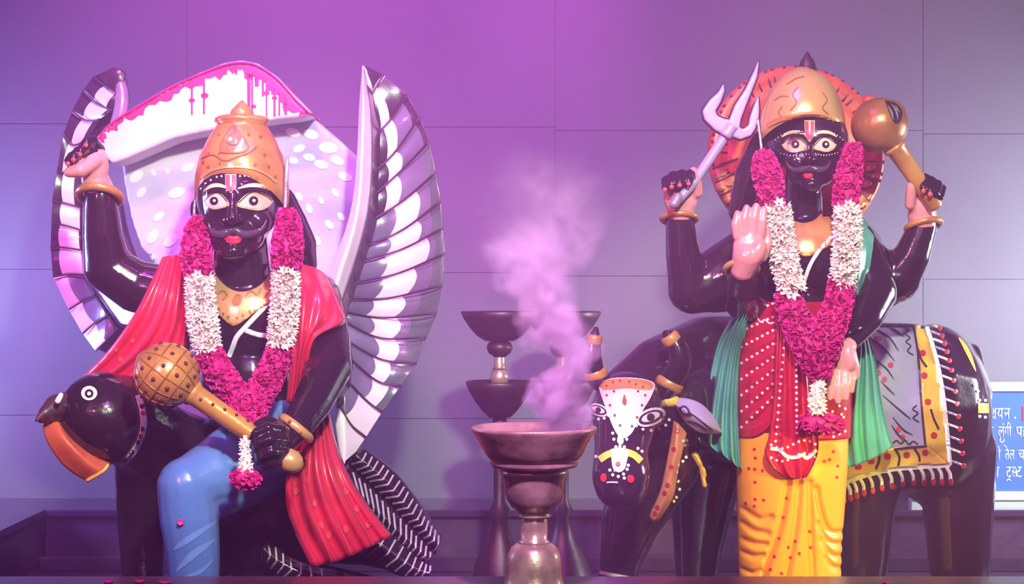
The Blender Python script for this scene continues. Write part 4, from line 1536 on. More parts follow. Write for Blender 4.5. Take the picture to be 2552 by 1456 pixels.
bangle(d2, 1693, 545, 0.04, 42, 8, (0.02, 0.30, 1.0))
# upper left hand closed round the mace
blob('mace_hand', [
    ell(2298, 505, 0.02, 36, 0.032, 52, slot=1), chain((2300, 565, 0.04, 34), (2298, 535, 0.03, 36), slot=1),
    chain((2268, 510, 0.0, 14), (2272, 465, -0.02, 14), (2286, 442, -0.03, 12), slot=1),
    chain((2300, 462, 0.02, 15), (2304, 446, -0.02, 15), (2302, 468, -0.045, 11), slot=0),
    chain((2316, 468, 0.02, 15), (2320, 452, -0.025, 14), (2318, 476, -0.05, 11), slot=0),
    chain((2330, 476, 0.02, 15), (2336, 460, -0.02, 13), (2332, 482, -0.045, 10), slot=0),
    chain((2342, 486, 0.02, 12), (2348, 470, -0.01, 11), (2344, 492, -0.035, 9), slot=0),
], ['black', 'skin'], d2, 0.0035, 3)
build('fingernail', *ellipsoid(W(2302, 476, -0.055), 0.006, 0.004, 0.007), 'tilak', d2)
build('fingernail', *ellipsoid(W(2318, 484, -0.06), 0.006, 0.004, 0.007), 'tilak', d2)
bangle(d2, 2302, 562, 0.04, 42, 8, (-0.15, 0.30, 1.0))
# blessing palm
blob('blessing_hand', [
    ell(1868, 620, -0.20, 42, 0.022, 54, slot=0),
    chain((1852, 672, -0.185, 32), (1862, 640, -0.20, 38)),
    ell(1888, 628, -0.222, 20, 0.014, 34, (0, math.radians(25), 0)),
    chain((1838, 590, -0.205, 12), (1833, 560, -0.21, 11.5), (1838, 532, -0.208, 8.5)),
    chain((1856, 585, -0.205, 13), (1855, 545, -0.212, 12.5), (1861, 518, -0.21, 9)),
    chain((1876, 585, -0.205, 13), (1879, 542, -0.212, 12.5), (1885, 514, -0.21, 9)),
    chain((1895, 590, -0.205, 12), (1901, 550, -0.21, 11.5), (1904, 522, -0.207, 8.5)),
    chain((1900, 640, -0.205, 14), (1914, 605, -0.20, 12), (1912, 575, -0.195, 9)),
], ['skin', 'black'], d2, 0.003, 2, fn=lambda c, n: (n[:, 1] > 0.35).astype(int))
build('bangle', *torus_vf(W(1848, 672, -0.175), Vector((0.05, 0.55, 1.0)), R(40, -0.17), R(8, -0.17)), 'goldpale', d2)
# lowered palm
blob('lowered_hand', [
    ell(2098, 892, -0.18, 34, 0.022, 46),
    chain((2112, 850, -0.15, 26), (2104, 870, -0.17, 30)),
    ell(2116, 892, -0.195, 17, 0.014, 34, (0, math.radians(-8), 0)),
    chain((2076, 915, -0.185, 11), (2070, 955, -0.195, 10.5), (2068, 992, -0.19, 8)),
    chain((2092, 925, -0.187, 11.5), (2090, 965, -0.197, 11), (2088, 1000, -0.192, 8.5)),
    chain((2108, 922, -0.187, 11.5), (2109, 960, -0.197, 10.5), (2107, 992, -0.192, 8)),
    chain((2120, 915, -0.18, 10.5), (2124, 945, -0.188, 9.5), (2122, 975, -0.185, 7)),
    chain((2122, 880, -0.185, 13), (2132, 915, -0.185, 11), (2134, 940, -0.18, 8)),
], ['skin', 'black'], d2, 0.003, 2, fn=lambda c, n: (n[:, 1] > 0.35).astype(int))
build('bangle', *torus_vf(W(2116, 838, -0.145), Vector((-0.6, 0.3, 0.8)), R(34, -0.15), R(8, -0.15)), 'black', d2)


# draped lower body: lofted tube with carved folds
def loft(name, secs, mats, parent, grooves=(), seg=120, rows=90, gdepth=0.009, gw=7, cap=True, bottom=None):
    """secs: (py, cx, rx px, ry m, y); grooves: px polylines carved on the front"""
    S = spline(secs, rows)
    G = [np.array([q[:2] for q in spline(g, 110)]) for g in grooves]
    V, F = [], []
    for i, (py, cx, rx, ry, y) in enumerate(S):
        t = i / (rows - 1)
        for k in range(seg):
            a = 2 * PI * k / seg
            sx, sy = math.sin(a), -math.cos(a)
            px = cx + rx * sx
            pyy = py + (bottom(px, a) * t if bottom else 0)
            dep = 0
            if sy < 0.2:
                for g in G:
                    dm = np.min(np.hypot(g[:, 0] - px, g[:, 1] - pyy))
                    dep = max(dep, gdepth * math.exp(-(dm / gw) ** 2))
            p = W(px, pyy, y + ry * sy)
            q = W(px, pyy, y)
            p = Vector((PX(px, y), y + ry * sy, PZ(pyy, y)))
            p.y += dep
            V.append(p)
    for i in range(rows - 1):
        for k in range(seg):
            k2 = (k + 1) % seg
            F.append((i * seg + k, (i + 1) * seg + k, (i + 1) * seg + k2, i * seg + k2))
    if cap:
        F.append(tuple(range(seg)))
        F.append(tuple((rows - 1) * seg + k for k in range(seg - 1, -1, -1)))
    return build(name, V, F, mats, parent)


dh = loft('orange_dhoti', [(960, 1978, 134, 0.10, -0.02), (1080, 1976, 138, 0.112, -0.02), (1200, 1972, 136, 0.118, -0.02), (1340, 1968, 130, 0.115, -0.02), (1460, 1968, 126, 0.11, -0.02), (1520, 1968, 128, 0.11, -0.02)],
          'orange', d2, [[(1945, 1190), (1925, 1300), (1895, 1400), (1880, 1500)], [(1972, 1190), (1962, 1300), (1945, 1400), (1930, 1500)], [(1997, 1190), (2000, 1300), (2006, 1400), (2014, 1500)],
                         [(2014, 1205), (2025, 1260), (2048, 1310), (2095, 1322)], [(2022, 1290), (2045, 1335), (2095, 1352)], [(2030, 1330), (2055, 1370), (2095, 1382)], [(1846, 1300), (1870, 1314), (1898, 1316)], [(1848, 1340), (1870, 1345), (1895, 1344)],
                         [(1848, 1372), (1868, 1376), (1890, 1372)], [(1848, 1415), (1868, 1418), (1888, 1408)], [(1848, 1265), (1880, 1284), (1905, 1276)], [(2042, 1375), (2060, 1400), (2090, 1412)]], 210, 140, 0.015, 7)
bvd = bvh_of([dh])
paint('dhoti_dots', [circ(x, y, 4.2, 7) for x, y in ((1880, 1120), (1882, 1142), (1866, 1168), (1881, 1170), (1900, 1173), (1882, 1202), (1882, 1245), (1903, 1247), (1858, 1255), (1880, 1262), (1952, 1290), (1941, 1342), (1960, 1242), (1982, 1350), (1965, 1365), (1992, 1380), (1970, 1390), (1930, 1388), (1920, 1420), (1995, 1440), (2018, 1325), (2020, 1365), (2055, 1150), (2068, 1146), (2078, 1126), (2088, 1162), (2086, 1190), (1905, 1440), (1948, 1430))], 'dotred', dh, bvd, 0.0015, 6)
for s in (-1, 1):
    blob('foot', [chain((1968 + s * 60, 1530, -0.05, 40), (1968 + s * 70, 1575, -0.12, 30)), chain((1968 + s * 70, 1580, -0.12, 30), (1968 + s * 74, 1600, -0.20, 22))], 'black', d2, 0.007, 3)
hipg = [[(1850, 800 + 42 * k), (1880, 795 + 40 * k), (1930, 780 + 32 * k)] for k in range(7)]
sash = loft('red_sash', [(752, 1984, 122, 0.103, -0.02), (830, 1982, 138, 0.112, -0.02), (950, 1980, 146, 0.118, -0.02), (1068, 1978, 142, 0.120, -0.02)], 'sashred', d2, hipg, 130, 70, 0.007, 7, True,
            lambda px, a: (20 - 55 * math.exp(-((px - 1930) / 40) ** 2)) if math.cos(a) > 0 else 0)
pan = sheet('sash_panel', [
    [(1936, 800, -0.14), (1932, 900, -0.155), (1928, 1000, -0.16), (1918, 1085, -0.16), (1906, 1130, -0.155), (1925, 1165, -0.155), (1960, 1190, -0.155)],
    [(1950, 800, -0.15), (1950, 900, -0.165), (1950, 1000, -0.17), (1948, 1090, -0.17), (1946, 1140, -0.165), (1955, 1175, -0.16), (1972, 1192, -0.158)],
    [(1970, 800, -0.15), (1975, 900, -0.168), (1980, 1000, -0.175), (1985, 1090, -0.172), (1988, 1150, -0.168), (1990, 1178, -0.165), (1990, 1194, -0.16)],
    [(1995, 800, -0.15), (2002, 900, -0.165), (2010, 1000, -0.17), (2020, 1080, -0.168), (2024, 1130, -0.165), (2015, 1168, -0.16), (2002, 1192, -0.158)],
    [(2010, 800, -0.14), (2020, 900, -0.15), (2030, 1000, -0.155), (2038, 1070, -0.16), (2040, 1120, -0.155), (2028, 1158, -0.155), (2010, 1190, -0.155)],
], 'sashred', d2, 50, 40, 4, 0.006, 0.012)
bvp = bvh_of([sash, pan])
dots = []
for k in range(8):
    y0 = 775 + 40 * k
    for t in np.linspace(0, 1, 7):
        dots.append((1848 + 78 * t, y0 + 10 - 28 * t - 12 * k * t * 0.55))
for t in np.linspace(0, 1, 15):
    dots.append((1955 - 22 * t, 850 + 250 * t))
    dots.append((1984 + 2 * t, 880 + 200 * t))
for x in np.linspace(1922, 2032, 9):
    dots.append((x, 1108 + 10 * math.sin((x - 1920) / 18)))
    dots.append((x, 1140 + 10 * math.sin((x - 1920) / 18)))
for k in range(16):
    dots.append((2092 + 18 * math.sin(k * 2.2), 1012 + 7 * k))
paint('sash_dots', [circ(x, y, 3.6, 7) for x, y in dots], 'pinkwhite', sash, bvp, 0.002, 6)
paint('sash_wave', [stroke([(1920, 1118), (1942, 1122), (1962, 1138), (1985, 1140), (2000, 1134), (2012, 1142), (2036, 1122)], 9)], 'pinkwhite', pan, bvp, 0.002, 5)
paint('sash_wave', [stroke([(1858, 797), (1868, 790), (1876, 800), (1886, 792), (1896, 803), (1906, 797), (1918, 806), (1930, 803)], 3.5)], 'pinkwhite', sash, bvp, 0.002, 5)

# green shawl
sheet('shawl_shoulder', [
    [(2118, 530, -0.02), (2128, 600, -0.09), (2130, 670, -0.10), (2132, 735, -0.10)],
    [(2140, 530, 0.0), (2165, 595, -0.06), (2160, 665, -0.09), (2146, 738, -0.10)],
    [(2150, 540, 0.05), (2198, 602, 0.02), (2182, 672, -0.05), (2158, 735, -0.09)],
], 'green', d2, 26, 24, 1.5, 0.008, 0.014)
sheet('shawl_drape', [
    [(1866, 728, -0.08), (1832, 782, -0.06), (1790, 852, 0.02), (1766, 950, 0.02), (1748, 1040, 0.0), (1734, 1092, 0.0), (1800, 1140, -0.01)],
    [(1872, 740, -0.10), (1842, 800, -0.09), (1812, 880, -0.03), (1795, 980, -0.03), (1786, 1060, -0.04), (1785, 1118, -0.04), (1825, 1150, -0.04)],
    [(1876, 750, -0.10), (1850, 815, -0.10), (1834, 900, -0.06), (1826, 1000, -0.06), (1826, 1080, -0.07), (1830, 1150, -0.07), (1848, 1172, -0.06)],
    [(1878, 760, -0.09), (1858, 830, -0.06), (1848, 910, -0.02), (1848, 1010, -0.02), (1852, 1090, -0.03), (1856, 1160, -0.03), (1862, 1182, -0.03)],
], 'green', d2, 60, 44, 5, 0.010, 0.014, sharp=0.7)
sheet('shawl_drape', [
    [(2138, 820, -0.08), (2126, 900, -0.06), (2108, 1000, -0.05), (2094, 1100, -0.04), (2098, 1172, -0.03)],
    [(2146, 815, -0.08), (2146, 900, -0.07), (2138, 1000, -0.06), (2136, 1090, -0.05), (2140, 1158, -0.03)],
    [(2152, 815, -0.07), (2166, 900, -0.05), (2172, 1000, -0.03), (2180, 1080, -0.01), (2184, 1140, 0.02)],
    [(2158, 820, -0.03), (2182, 900, 0.0), (2198, 1000, 0.04), (2212, 1070, 0.08), (2226, 1112, 0.10)],
], 'green', d2, 60, 40, 4, 0.010, 0.014, sharp=0.7)

# ---- trident
tri = root('trident', 'pale lilac trident with dark edges held in the raised hand left of the halo', 'trident', W(1700, 500, 0.0))
prongs = {
    'middle_prong': [(1806, 330), (1818, 298), (1832, 262), (1858, 222), (1878, 180), (1893, 147), (1888, 192), (1872, 232), (1856, 272), (1846, 300), (1842, 332)],
    'side_prong': [(1818, 342), (1782, 324), (1756, 298), (1751, 276), (1768, 250), (1790, 230), (1804, 206), (1807, 226), (1796, 256), (1784, 276), (1788, 288), (1806, 296), (1832, 300), (1836, 336)],
}
right_prong = [(1822, 300), (1838, 312), (1852, 322), (1866, 312), (1870, 290), (1880, 262), (1891, 236), (1893, 275), (1889, 312), (1872, 338), (1846, 348), (1818, 338)]


def prong(name, pl):
    cx = sum(p[0] for p in pl) / len(pl)
    cy = sum(p[1] for p in pl) / len(pl)
    big = []
    n = len(pl)
    for i in range(n):
        a, b, c = np.array(pl[i - 1]), np.array(pl[i]), np.array(pl[(i + 1) % n])
        d = (c - a) / (np.linalg.norm(c - a) + 1e-9)
        big.append(tuple(b + np.array([d[1], -d[0]]) * 3.5))
    o = blob(name, [('p', pl, -0.035, -0.005)], 'lilac', tri, 0.003, 2)
    blob('dark_edge', [('p', big, -0.02, 0.0)], 'darkline', o, 0.003, 2)
    return o


prong('middle_prong', prongs['middle_prong'])
prong('side_prong', prongs['side_prong'])
prong('side_prong', right_prong)
tube('shaft', [(1828, 305, -0.02, 13), (1800, 350, -0.02, 13), (1760, 410, -0.02, 13), (1725, 460, -0.02, 12), (1684, 505, -0.03, 12)], 'lilac', tri, 14, 20)
blob('shaft_end', [chain((1690, 492, -0.035, 13), (1680, 508, -0.04, 13))], 'silver', tri, 0.003, 2)
tube('socket', [(1826, 312, -0.03, 16), (1806, 340, -0.03, 17)], 'lilac', tri, 14, 6)

# ---- small mace
mace2 = root('mace', 'dull gold mace raised beside the halo by the standing deity', 'mace', W(2300, 500, 0.0))
c2 = W(2192, 312, -0.03)
ax2 = W(2335, 520, -0.02) - c2
L2 = ax2.length
r2 = R(70, -0.03)
blob('mace_head', [('m', ellipsoid(c2, r2 * 1.02, r2, r2 * 0.98)), ('m', ellipsoid(W(2222, 285, -0.01), R(36), R(40), R(36)))], 'golddark', mace2, 0.005, 4)
build('mace_shaft', *lathe_vf(c2, ax2, [(r2 * 0.9, R(30)), (r2 * 1.02, R(30)), (r2 * 1.08, R(24)), (L2 * 0.55, R(22)), (L2 * 0.97, R(20)), (L2, R(14))], 24), 'gold', mace2)
bvm2 = bvh_of([mace2.children[0]])
paint('worn_patch', [smooth_poly([(2205, 250), (2230, 256), (2248, 275), (2246, 300), (2232, 308), (2220, 290)], 20)], 'brassdark', mace2, bvm2, 0.002, 6)
paint('worn_streak', [stroke(q, 4, taper=True) for q in ([(2212, 262), (2222, 280), (2226, 298)], [(2222, 258), (2234, 278), (2238, 298)], [(2230, 262), (2242, 280)])], 'silver', mace2, bvm2, 0.004, 5)

# ---- garland
gr = garland('flower_garland', 'rose and tuberose garland hanging on the standing deity down to his sash', W(2045, 930, -0.2),
             [([(1902, 385, -0.10, 24), (1908, 420, -0.12, 36), (1918, 465, -0.13, 38), (1930, 520, -0.14, 30)], 480),
              ([(2118, 362, -0.10, 30), (2116, 410, -0.11, 36), (2112, 460, -0.12, 36), (2106, 520, -0.12, 32)], 480),
              ([(1960, 730, -0.16, 34), (1975, 780, -0.18, 40), (2005, 840, -0.20, 46), (2035, 900, -0.21, 44), (2046, 945, -0.22, 26)], 820),
              ([(2098, 700, -0.16, 34), (2090, 760, -0.18, 38), (2068, 820, -0.20, 42), (2048, 890, -0.21, 40)], 640),
              ([(1995, 1050, -0.22, 14), (2025, 1055, -0.235, 27), (2065, 1058, -0.235, 28), (2098, 1062, -0.22, 14)], 260)],
             [([(1938, 515, -0.15, 34), (1944, 580, -0.16, 36), (1955, 650, -0.17, 36), (1975, 725, -0.18, 36)], 108),
              ([(2110, 520, -0.13, 34), (2112, 580, -0.15, 36), (2108, 640, -0.16, 36), (2098, 708, -0.17, 34)], 108)], None, 0)
tube('tassel_cord', [(2042, 945, -0.225, 8), (2038, 985, -0.235, 10), (2040, 1040, -0.24, 8)], 'tube', gr, 8)
florets([(2042, 955, -0.22, 16), (2036, 990, -0.23, 20), (2038, 1035, -0.24, 22)], 22, gr, 26)

# ================================================================ the buffalo
buf = root('buffalo_statue', 'black buffalo statue with painted face and lilac saddle cloth standing behind the standing deity', 'statue', (PX(2050, 0.35), 0.35, 0.0))
bb = blob('body', [
    chain((1600, 1035, -0.02, 105), (1720, 1000, 0.14, 150), (1850, 985, 0.28, 185), (2100, 1005, 0.36, 208), (2260, 1005, 0.36, 205)),
    ell(2325, 1035, 0.36, 142, 0.19, 228),
    chain((1555, 975, -0.02, 62), (1640, 925, 0.06, 85), (1760, 880, 0.2, 95), (1860, 880, 0.28, 95)),
    # head and muzzle
    ell(1566, 1015, -0.10, 92, 0.10, 90),
    chain((1558, 1040, -0.15, 84), (1548, 1125, -0.22, 68), (1547, 1185, -0.25, 74), (1548, 1204, -0.25, 70)),
    ell(1500, 1020, -0.13, 30, 0.05, 34), ell(1622, 1040, -0.13, 34, 0.05, 36),
    # legs
    chain((1640, 1150, 0.08, 110), (1575, 1290, 0.06, 78), (1545, 1400, 0.04, 54), (1530, 1480, 0.04, 46), (1530, 1520, 0.04, 48)),
    chain((1760, 1150, 0.34, 100), (1740, 1350, 0.36, 64), (1735, 1440, 0.36, 52)),
    chain((2160, 1130, 0.30, 95), (2150, 1290, 0.28, 78), (2145, 1440, 0.28, 66)),
    chain((2390, 1120, 0.34, 96), (2388, 1280, 0.32, 86), (2392, 1430, 0.30, 74)),
    ell(2230, 1120, 0.34, 170, 0.16, 112),
    # tail
    chain((2420, 880, 0.34, 26), (2450, 980, 0.30, 24), (2452, 1120, 0.28, 22), (2448, 1290, 0.27, 20)),
], 'black', buf, 0.008, 5)
for s in ((1526, 1520, 0.02, 52), (1735, 1440, 0.36, 54), (2145, 1440, 0.28, 68), (2392, 1440, 0.30, 76)):
    zt = PZ(s[1], s[2])
    c = W(s[0], s[1], s[2])
    rr_ = R(s[3], s[2])
    build('hoof', *lathe_vf(Vector((c.x, c.y, 0)), Vector((0, 0, 1)), [(0, rr_ * 1.1), (zt * 0.6, rr_ * 0.98), (zt, rr_ * 0.9), (zt + 0.02, rr_ * 0.6)], 24), 'blackfeather', buf)
bvu = bvh_of([bb])
paint('hoof_line', [stroke([(1476, 1422), (1500, 1428), (1540, 1436), (1572, 1442)], 8)], 'pinkwhite', buf, bvu, 0.004, 8)
# painted face
fh = paint('forehead_paint', [smooth_poly([(1490, 958), (1520, 944), (1560, 941), (1605, 945), (1632, 958), (1622, 990), (1604, 1020), (1590, 1050), (1574, 1080), (1556, 1092), (1540, 1085), (1526, 1060), (1513, 1025), (1499, 988)], 50)], 'pinkwhite', buf, bvu, 0.003, 8)
paint('forehead_top', [smooth_poly([(1494, 957), (1520, 946), (1560, 943), (1604, 947), (1628, 958), (1618, 972), (1560, 968), (1505, 972)], 30)], 'strap', fh, bvu, 0.0042, 6)
paint('forehead_dots', [circ(x, y, 3.2, 7) for x, y in ((1512, 962), (1528, 953), (1545, 950), (1568, 952), (1585, 958), (1602, 964), (1512, 985), (1520, 1010), (1532, 1035), (1608, 985), (1600, 1010), (1588, 1040), (1545, 1060), (1575, 1062), (1590, 975), (1530, 975))], 'dotred', fh, bvu, 0.0055, 6)
paint('forehead_drop', [smooth_poly([(1556, 982), (1562, 998), (1560, 1010), (1553, 1008), (1551, 998)], 16)], 'golddark', fh, bvu, 0.0045, 5)
for x, y, s, hw in ((1491, 1022, -1, 27), (1622, 1040, 1, 39)):
    rot = -0.35 * s
    e = paint('painted_eye', [circ(x, y, hw, 18, 0.55, rot)], 'pinkwhite', buf, bvu, 0.003, 6)
    paint('eye_outline', [circ(x, y, hw * 0.82, 16, 0.5, rot)], 'darkline', e, bvu, 0.0045, 5)
    paint('eye_inner', [circ(x, y, hw * 0.62, 14, 0.45, rot)], 'pinkwhite', e, bvu, 0.006, 5)
    paint('pupil', [circ(x, y, hw * 0.26, 10)], 'darkline', e, bvu, 0.0075, 5)
    paint('lash_dots', [circ(x + hw * 1.2 * math.cos(a), y + hw * 0.85 * math.sin(a), 4, 7) for a in np.linspace(0.2, 2.9, 7)], 'pinkwhite', buf, bvu, 0.003, 6)
paint('nose_drop', [smooth_poly([(1546, 1075), (1554, 1095), (1552, 1106), (1544, 1108), (1538, 1100), (1540, 1088)], 18)], 'pinkwhite', buf, bvu, 0.003, 5)
nb = paint('nose_band', [stroke([(1494, 1146), (1515, 1133), (1545, 1125), (1578, 1133), (1598, 1150)], 17)], 'yellow', buf, bvu, 0.004, 6, 0.15)
paint('nose_paint', [smooth_poly([(1522, 1120), (1545, 1116), (1566, 1124), (1562, 1150), (1556, 1170), (1542, 1178), (1528, 1168), (1524, 1145)], 30)], 'pinkwhite', buf, bvu, 0.006, 6)
paint('nose_spot', [circ(1540, 1157, 6, 10)], 'dotred', buf, bvu, 0.0075, 5)
paint('nostril_spot', [circ(1504, 1191, 8, 10, 1.4)], 'dotred', buf, bvu, 0.004, 5)
paint('nostril_spot', [circ(1572, 1194, 9, 10, 1.1)], 'dotred', buf, bvu, 0.004, 5)
paint('muzzle_dots', [circ(x, y, 4, 7) for x, y in ((1520, 1172), (1527, 1184), (1541, 1188), (1554, 1182), (1563, 1170), (1566, 1160), (1556, 1192), (1535, 1114), (1545, 1112), (1556, 1114), (1530, 1095), (1527, 1080), (1562, 1095), (1565, 1080), (1600, 1125), (1590, 1118), (1485, 1138))], 'pinkwhite', buf, bvu, 0.004, 6)
paint('mouth_line', [stroke([(1512, 1203), (1525, 1202), (1540, 1203)], 3)], 'pinkwhite', buf, bvu, 0.003, 5)
# ear, horns
ear = sheet('ear', [
    [(1672, 1000, -0.08), (1700, 992, -0.10), (1745, 1005, -0.10), (1780, 1040, -0.09), (1800, 1078, -0.07)],
    [(1676, 1006, -0.10), (1705, 1022, -0.125), (1745, 1045, -0.13), (1775, 1064, -0.115), (1800, 1079, -0.075)],
    [(1682, 1012, -0.08), (1705, 1050, -0.10), (1740, 1078, -0.10), (1770, 1082, -0.09), (1800, 1080, -0.07)],
], 'lilac', buf, 18, 24, thick=0.02)
bve = bvh_of([ear])
paint('ear_marking', [stroke(q, 3) for q in ([(1692, 1018), (1706, 1012), (1720, 1026), (1722, 1036), (1702, 1032), (1692, 1018)], [(1722, 1030), (1745, 1048), (1775, 1072)], [(1712, 1050), (1740, 1058), (1762, 1074)])], 'darkline', ear, bve, 0.002, 5)
blob('ear_base', [chain((1640, 1000, -0.09, 18), (1680, 1000, -0.09, 16))], 'yellow', buf, 0.004, 3)
h1 = tube('horn', [(1652, 985, -0.08, 28), (1672, 952, -0.09, 32), (1694, 905, -0.10, 30), (1688, 868, -0.10, 26), (1668, 840, -0.10, 17), (1652, 828, -0.10, 6)], 'black', buf, 18, 30)
h2 = tube('horn', [(1505, 955, -0.08, 26), (1485, 940, -0.09, 26), (1478, 905, -0.10, 24), (1478, 865, -0.10, 20), (1482, 838, -0.10, 14), (1486, 815, -0.10, 5)], 'black', buf, 18, 30)
for hn, x, y, dep, rr_, dr in ((h1, 1668, 958, -0.088, 33, (0.45, 0, 1)), (h1, 1672, 846, -0.10, 22, (-0.55, 0, 0.8)), (h2, 1484, 934, -0.09, 28, (-0.25, 0, 1)), (h2, 1481, 848, -0.10, 18, (0.12, 0, 1))):
    q = R(rr_, dep)
    build('horn_band', *lathe_vf(W(x, y, dep), Vector(dr), [(-0.013, q * 0.7), (-0.012, q * 1.0), (-0.006, q * 1.1), (0.006, q * 1.1), (0.012, q * 1.0), (0.013, q * 0.7)], 28), 'gold', hn)
# neck strap
ns = sheet('neck_strap', [
    [(1680, 1052, -0.12), (1672, 1100, -0.13), (1660, 1165, -0.14), (1645, 1230, -0.13), (1618, 1290, -0.10)],
    [(1690, 1056, -0.135), (1686, 1105, -0.15), (1675, 1170, -0.155), (1660, 1235, -0.145), (1628, 1300, -0.11)],
    [(1712, 1080, -0.12), (1700, 1130, -0.14), (1688, 1190, -0.14), (1676, 1245, -0.13), (1642, 1298, -0.10)],
], 'strap', buf, 14, 26, thick=0.05)
bvns = bvh_of([ns])
paint('strap_dots', [circ(x, y, 6, 9) for x, y in ((1688, 1075), (1680, 1120), (1674, 1165), (1664, 1210), (1656, 1230), (1638, 1265), (1632, 1280))], 'dotred', ns, bvns, 0.002, 6)
bvall = bvh_of([bb, ns])
paint('strap_fringe', [circ(x, y, 4, 7) for x, y in ((1703, 1100), (1712, 1098), (1706, 1110), (1710, 1140), (1702, 1150), (1694, 1160), (1690, 1178), (1690, 1200), (1694, 1220), (1686, 1240), (1680, 1250))], 'pinkwhite', buf, bvall, 0.004, 6)
blob('breast_bell', [chain((1732, 1135, 0.0, 10), (1744, 1158, 0.0, 8)), chain((1752, 1170, 0.0, 7), (1756, 1185, 0.0, 6)), chain((1744, 1158, 0.0, 5), (1756, 1210, 0.0, 7))], 'gold', buf, 0.003, 2)

# saddle cloth painted on the flank
cl = paint('saddle_cloth', [[(2050, 802), (2150, 796), (2276, 796), (2286, 850), (2294, 950), (2302, 1040), (2312, 1112), (2230, 1118), (2140, 1146), (2050, 1172)]], 'clothlilac', buf, bvu, 0.006, 14)
b1 = paint('saddle_border', [[(2272, 797), (2304, 801), (2326, 880), (2342, 960), (2354, 1060), (2364, 1156), (2310, 1112), (2300, 1030), (2291, 940), (2284, 860)]], 'yellow', buf, bvu, 0.008, 9)
b2_ = paint('saddle_border', [[(2092, 1162), (2140, 1144), (2230, 1116), (2310, 1111), (2364, 1156), (2300, 1158), (2220, 1166), (2150, 1182), (2092, 1200)]], 'yellow', buf, bvu, 0.008, 9)
bvc3 = bvh_of([o for o in (bb, cl, b1, b2_) if o])
paint('border_piping', [stroke([(2306, 802), (2330, 880), (2347, 960), (2359, 1060), (2368, 1160)], 10)], 'pinkwhite', buf, bvc3, 0.004, 9)
paint('border_piping', [stroke([(2368, 1160), (2300, 1164), (2220, 1171), (2150, 1188), (2095, 1208)], 11)], 'pinkwhite', buf, bvc3, 0.004, 9)
paint('border_flower', [circ(x, y, 8, 10) for x, y in ((2300, 880), (2304, 936), (2313, 1002), (2328, 1085), (2306, 1128), (2260, 1134), (2213, 1138), (2172, 1150), (2140, 1164))], 'dotred', buf, bvc3, 0.003, 5)
paint('border_line', [stroke(q, 5) for q in ([(2276, 800), (2290, 900), (2296, 1000), (2306, 1108)], [(2228, 1120), (2310, 1112)], [(2190, 1128), (2192, 1146), (2184, 1170)], [(2232, 1120), (2242, 1140), (2238, 1165)], [(2278, 1116), (2290, 1135), (2292, 1150)], [(2288, 870), (2296, 895), (2310, 915)], [(2320, 1020), (2328, 1045), (2340, 1070)])], 'darkline', buf, bvc3, 0.003, 6)
paint('cloth_line', [stroke(q, 4, taper=True) for q in ([(2195, 800), (2230, 822), (2255, 840)], [(2175, 815), (2215, 840), (2240, 875)], [(2168, 840), (2200, 865), (2230, 900)], [(2180, 895), (2210, 920), (2228, 945)], [(2195, 950), (2215, 970), (2230, 985)], [(2200, 985), (2240, 1020), (2270, 1045)], [(2225, 1040), (2250, 1070), (2275, 1085)], [(2222, 1060), (2240, 1085), (2260, 1100)], [(2230, 800), (2250, 812), (2262, 825)])], 'darkline', buf, bvc3, 0.003, 6)
paint('cloth_spot', [circ(x, y, 7, 9) for x, y in ((2192, 843), (2190, 930), (2220, 910), (2240, 1070), (2205, 945), (2250, 1090))], 'tilak', buf, bvc3, 0.003, 5)
paint('cloth_wave', [stroke([(2255, 812), (2266, 822), (2256, 832), (2268, 842), (2258, 852), (2270, 862), (2262, 875), (2276, 885)], 3), stroke([(2285, 1010), (2275, 1020), (2288, 1030), (2276, 1042), (2290, 1052)], 3), stroke([(2225, 1105), (2235, 1098), (2245, 1106), (2256, 1098), (2266, 1108), (2276, 1100), (2288, 1108)], 3)], 'darkline', buf, bvc3, 0.003, 5)
fr = spline([(2100, 1212), (2150, 1194), (2220, 1176), (2300, 1168), (2366, 1166)], 13)
for i, p in enumerate(fr):
    x, y = p[0], p[1]
    t_ = paint('fringe_tassel', [stroke([(x - 6, y), (x + 2, y + 16), (x + 3, y + 34)], 8)], 'pinkwhite', buf, bvc3, 0.005, 5)
    if t_:
        paint('tassel_tip', [circ(x + 4, y + 36, 6.5, 8, 1.4)], 'dotred', t_, bvc3, 0.006, 5)
fr = spline([(2312, 806), (2332, 870), (2350, 950), (2362, 1050), (2372, 1150)], 14)
for i, p in enumerate(fr):
    x, y = p[0], p[1]
    t_ = paint('fringe_tassel', [stroke([(x, y), (x + 14, y + 5), (x + 26, y + 10)], 6)], 'lilac' if i % 2 else 'pinkwhite', buf, bvc3, 0.005, 5)
    if t_:
        paint('tassel_tip', [circ(x + 30, y + 12, 6, 8, 1.2, 0.6)], 'dotred', t_, bvc3, 0.006, 5)
paint('rump_strap', [stroke([(2390, 842), (2404, 862), (2418, 890), (2432, 925)], 11, taper=True)], 'yellow', buf, bvu, 0.004, 5)
paint('tail_band', [[(2438, 1004), (2464, 1006), (2465, 1030), (2438, 1030)]], 'yellow', buf, bvu, 0.004, 5)
paint('tail_dots', [circ(x, y, 4, 7) for x, y in ((2442, 998), (2456, 998), (2442, 1038), (2456, 1040), (2430, 960), (2438, 975))], 'pinkwhite', buf, bvu, 0.004, 5)

# ================================================================ brass lamps
def oil_lamp(label, px, y, z0, bowl, cup, stem, base, tone, contents=True, group=None):
    o = root('brass_brazier', label, 'brazier', (PX(px, y), y, z0), group)
    lathe_px('bowl', px, y, bowl, tone, o, 64)
    for nm, pr in (('cup', cup), ('stem', stem), ('base', base)):
        lathe_px(nm, px, y, pr, tone, o, 48)
    return o


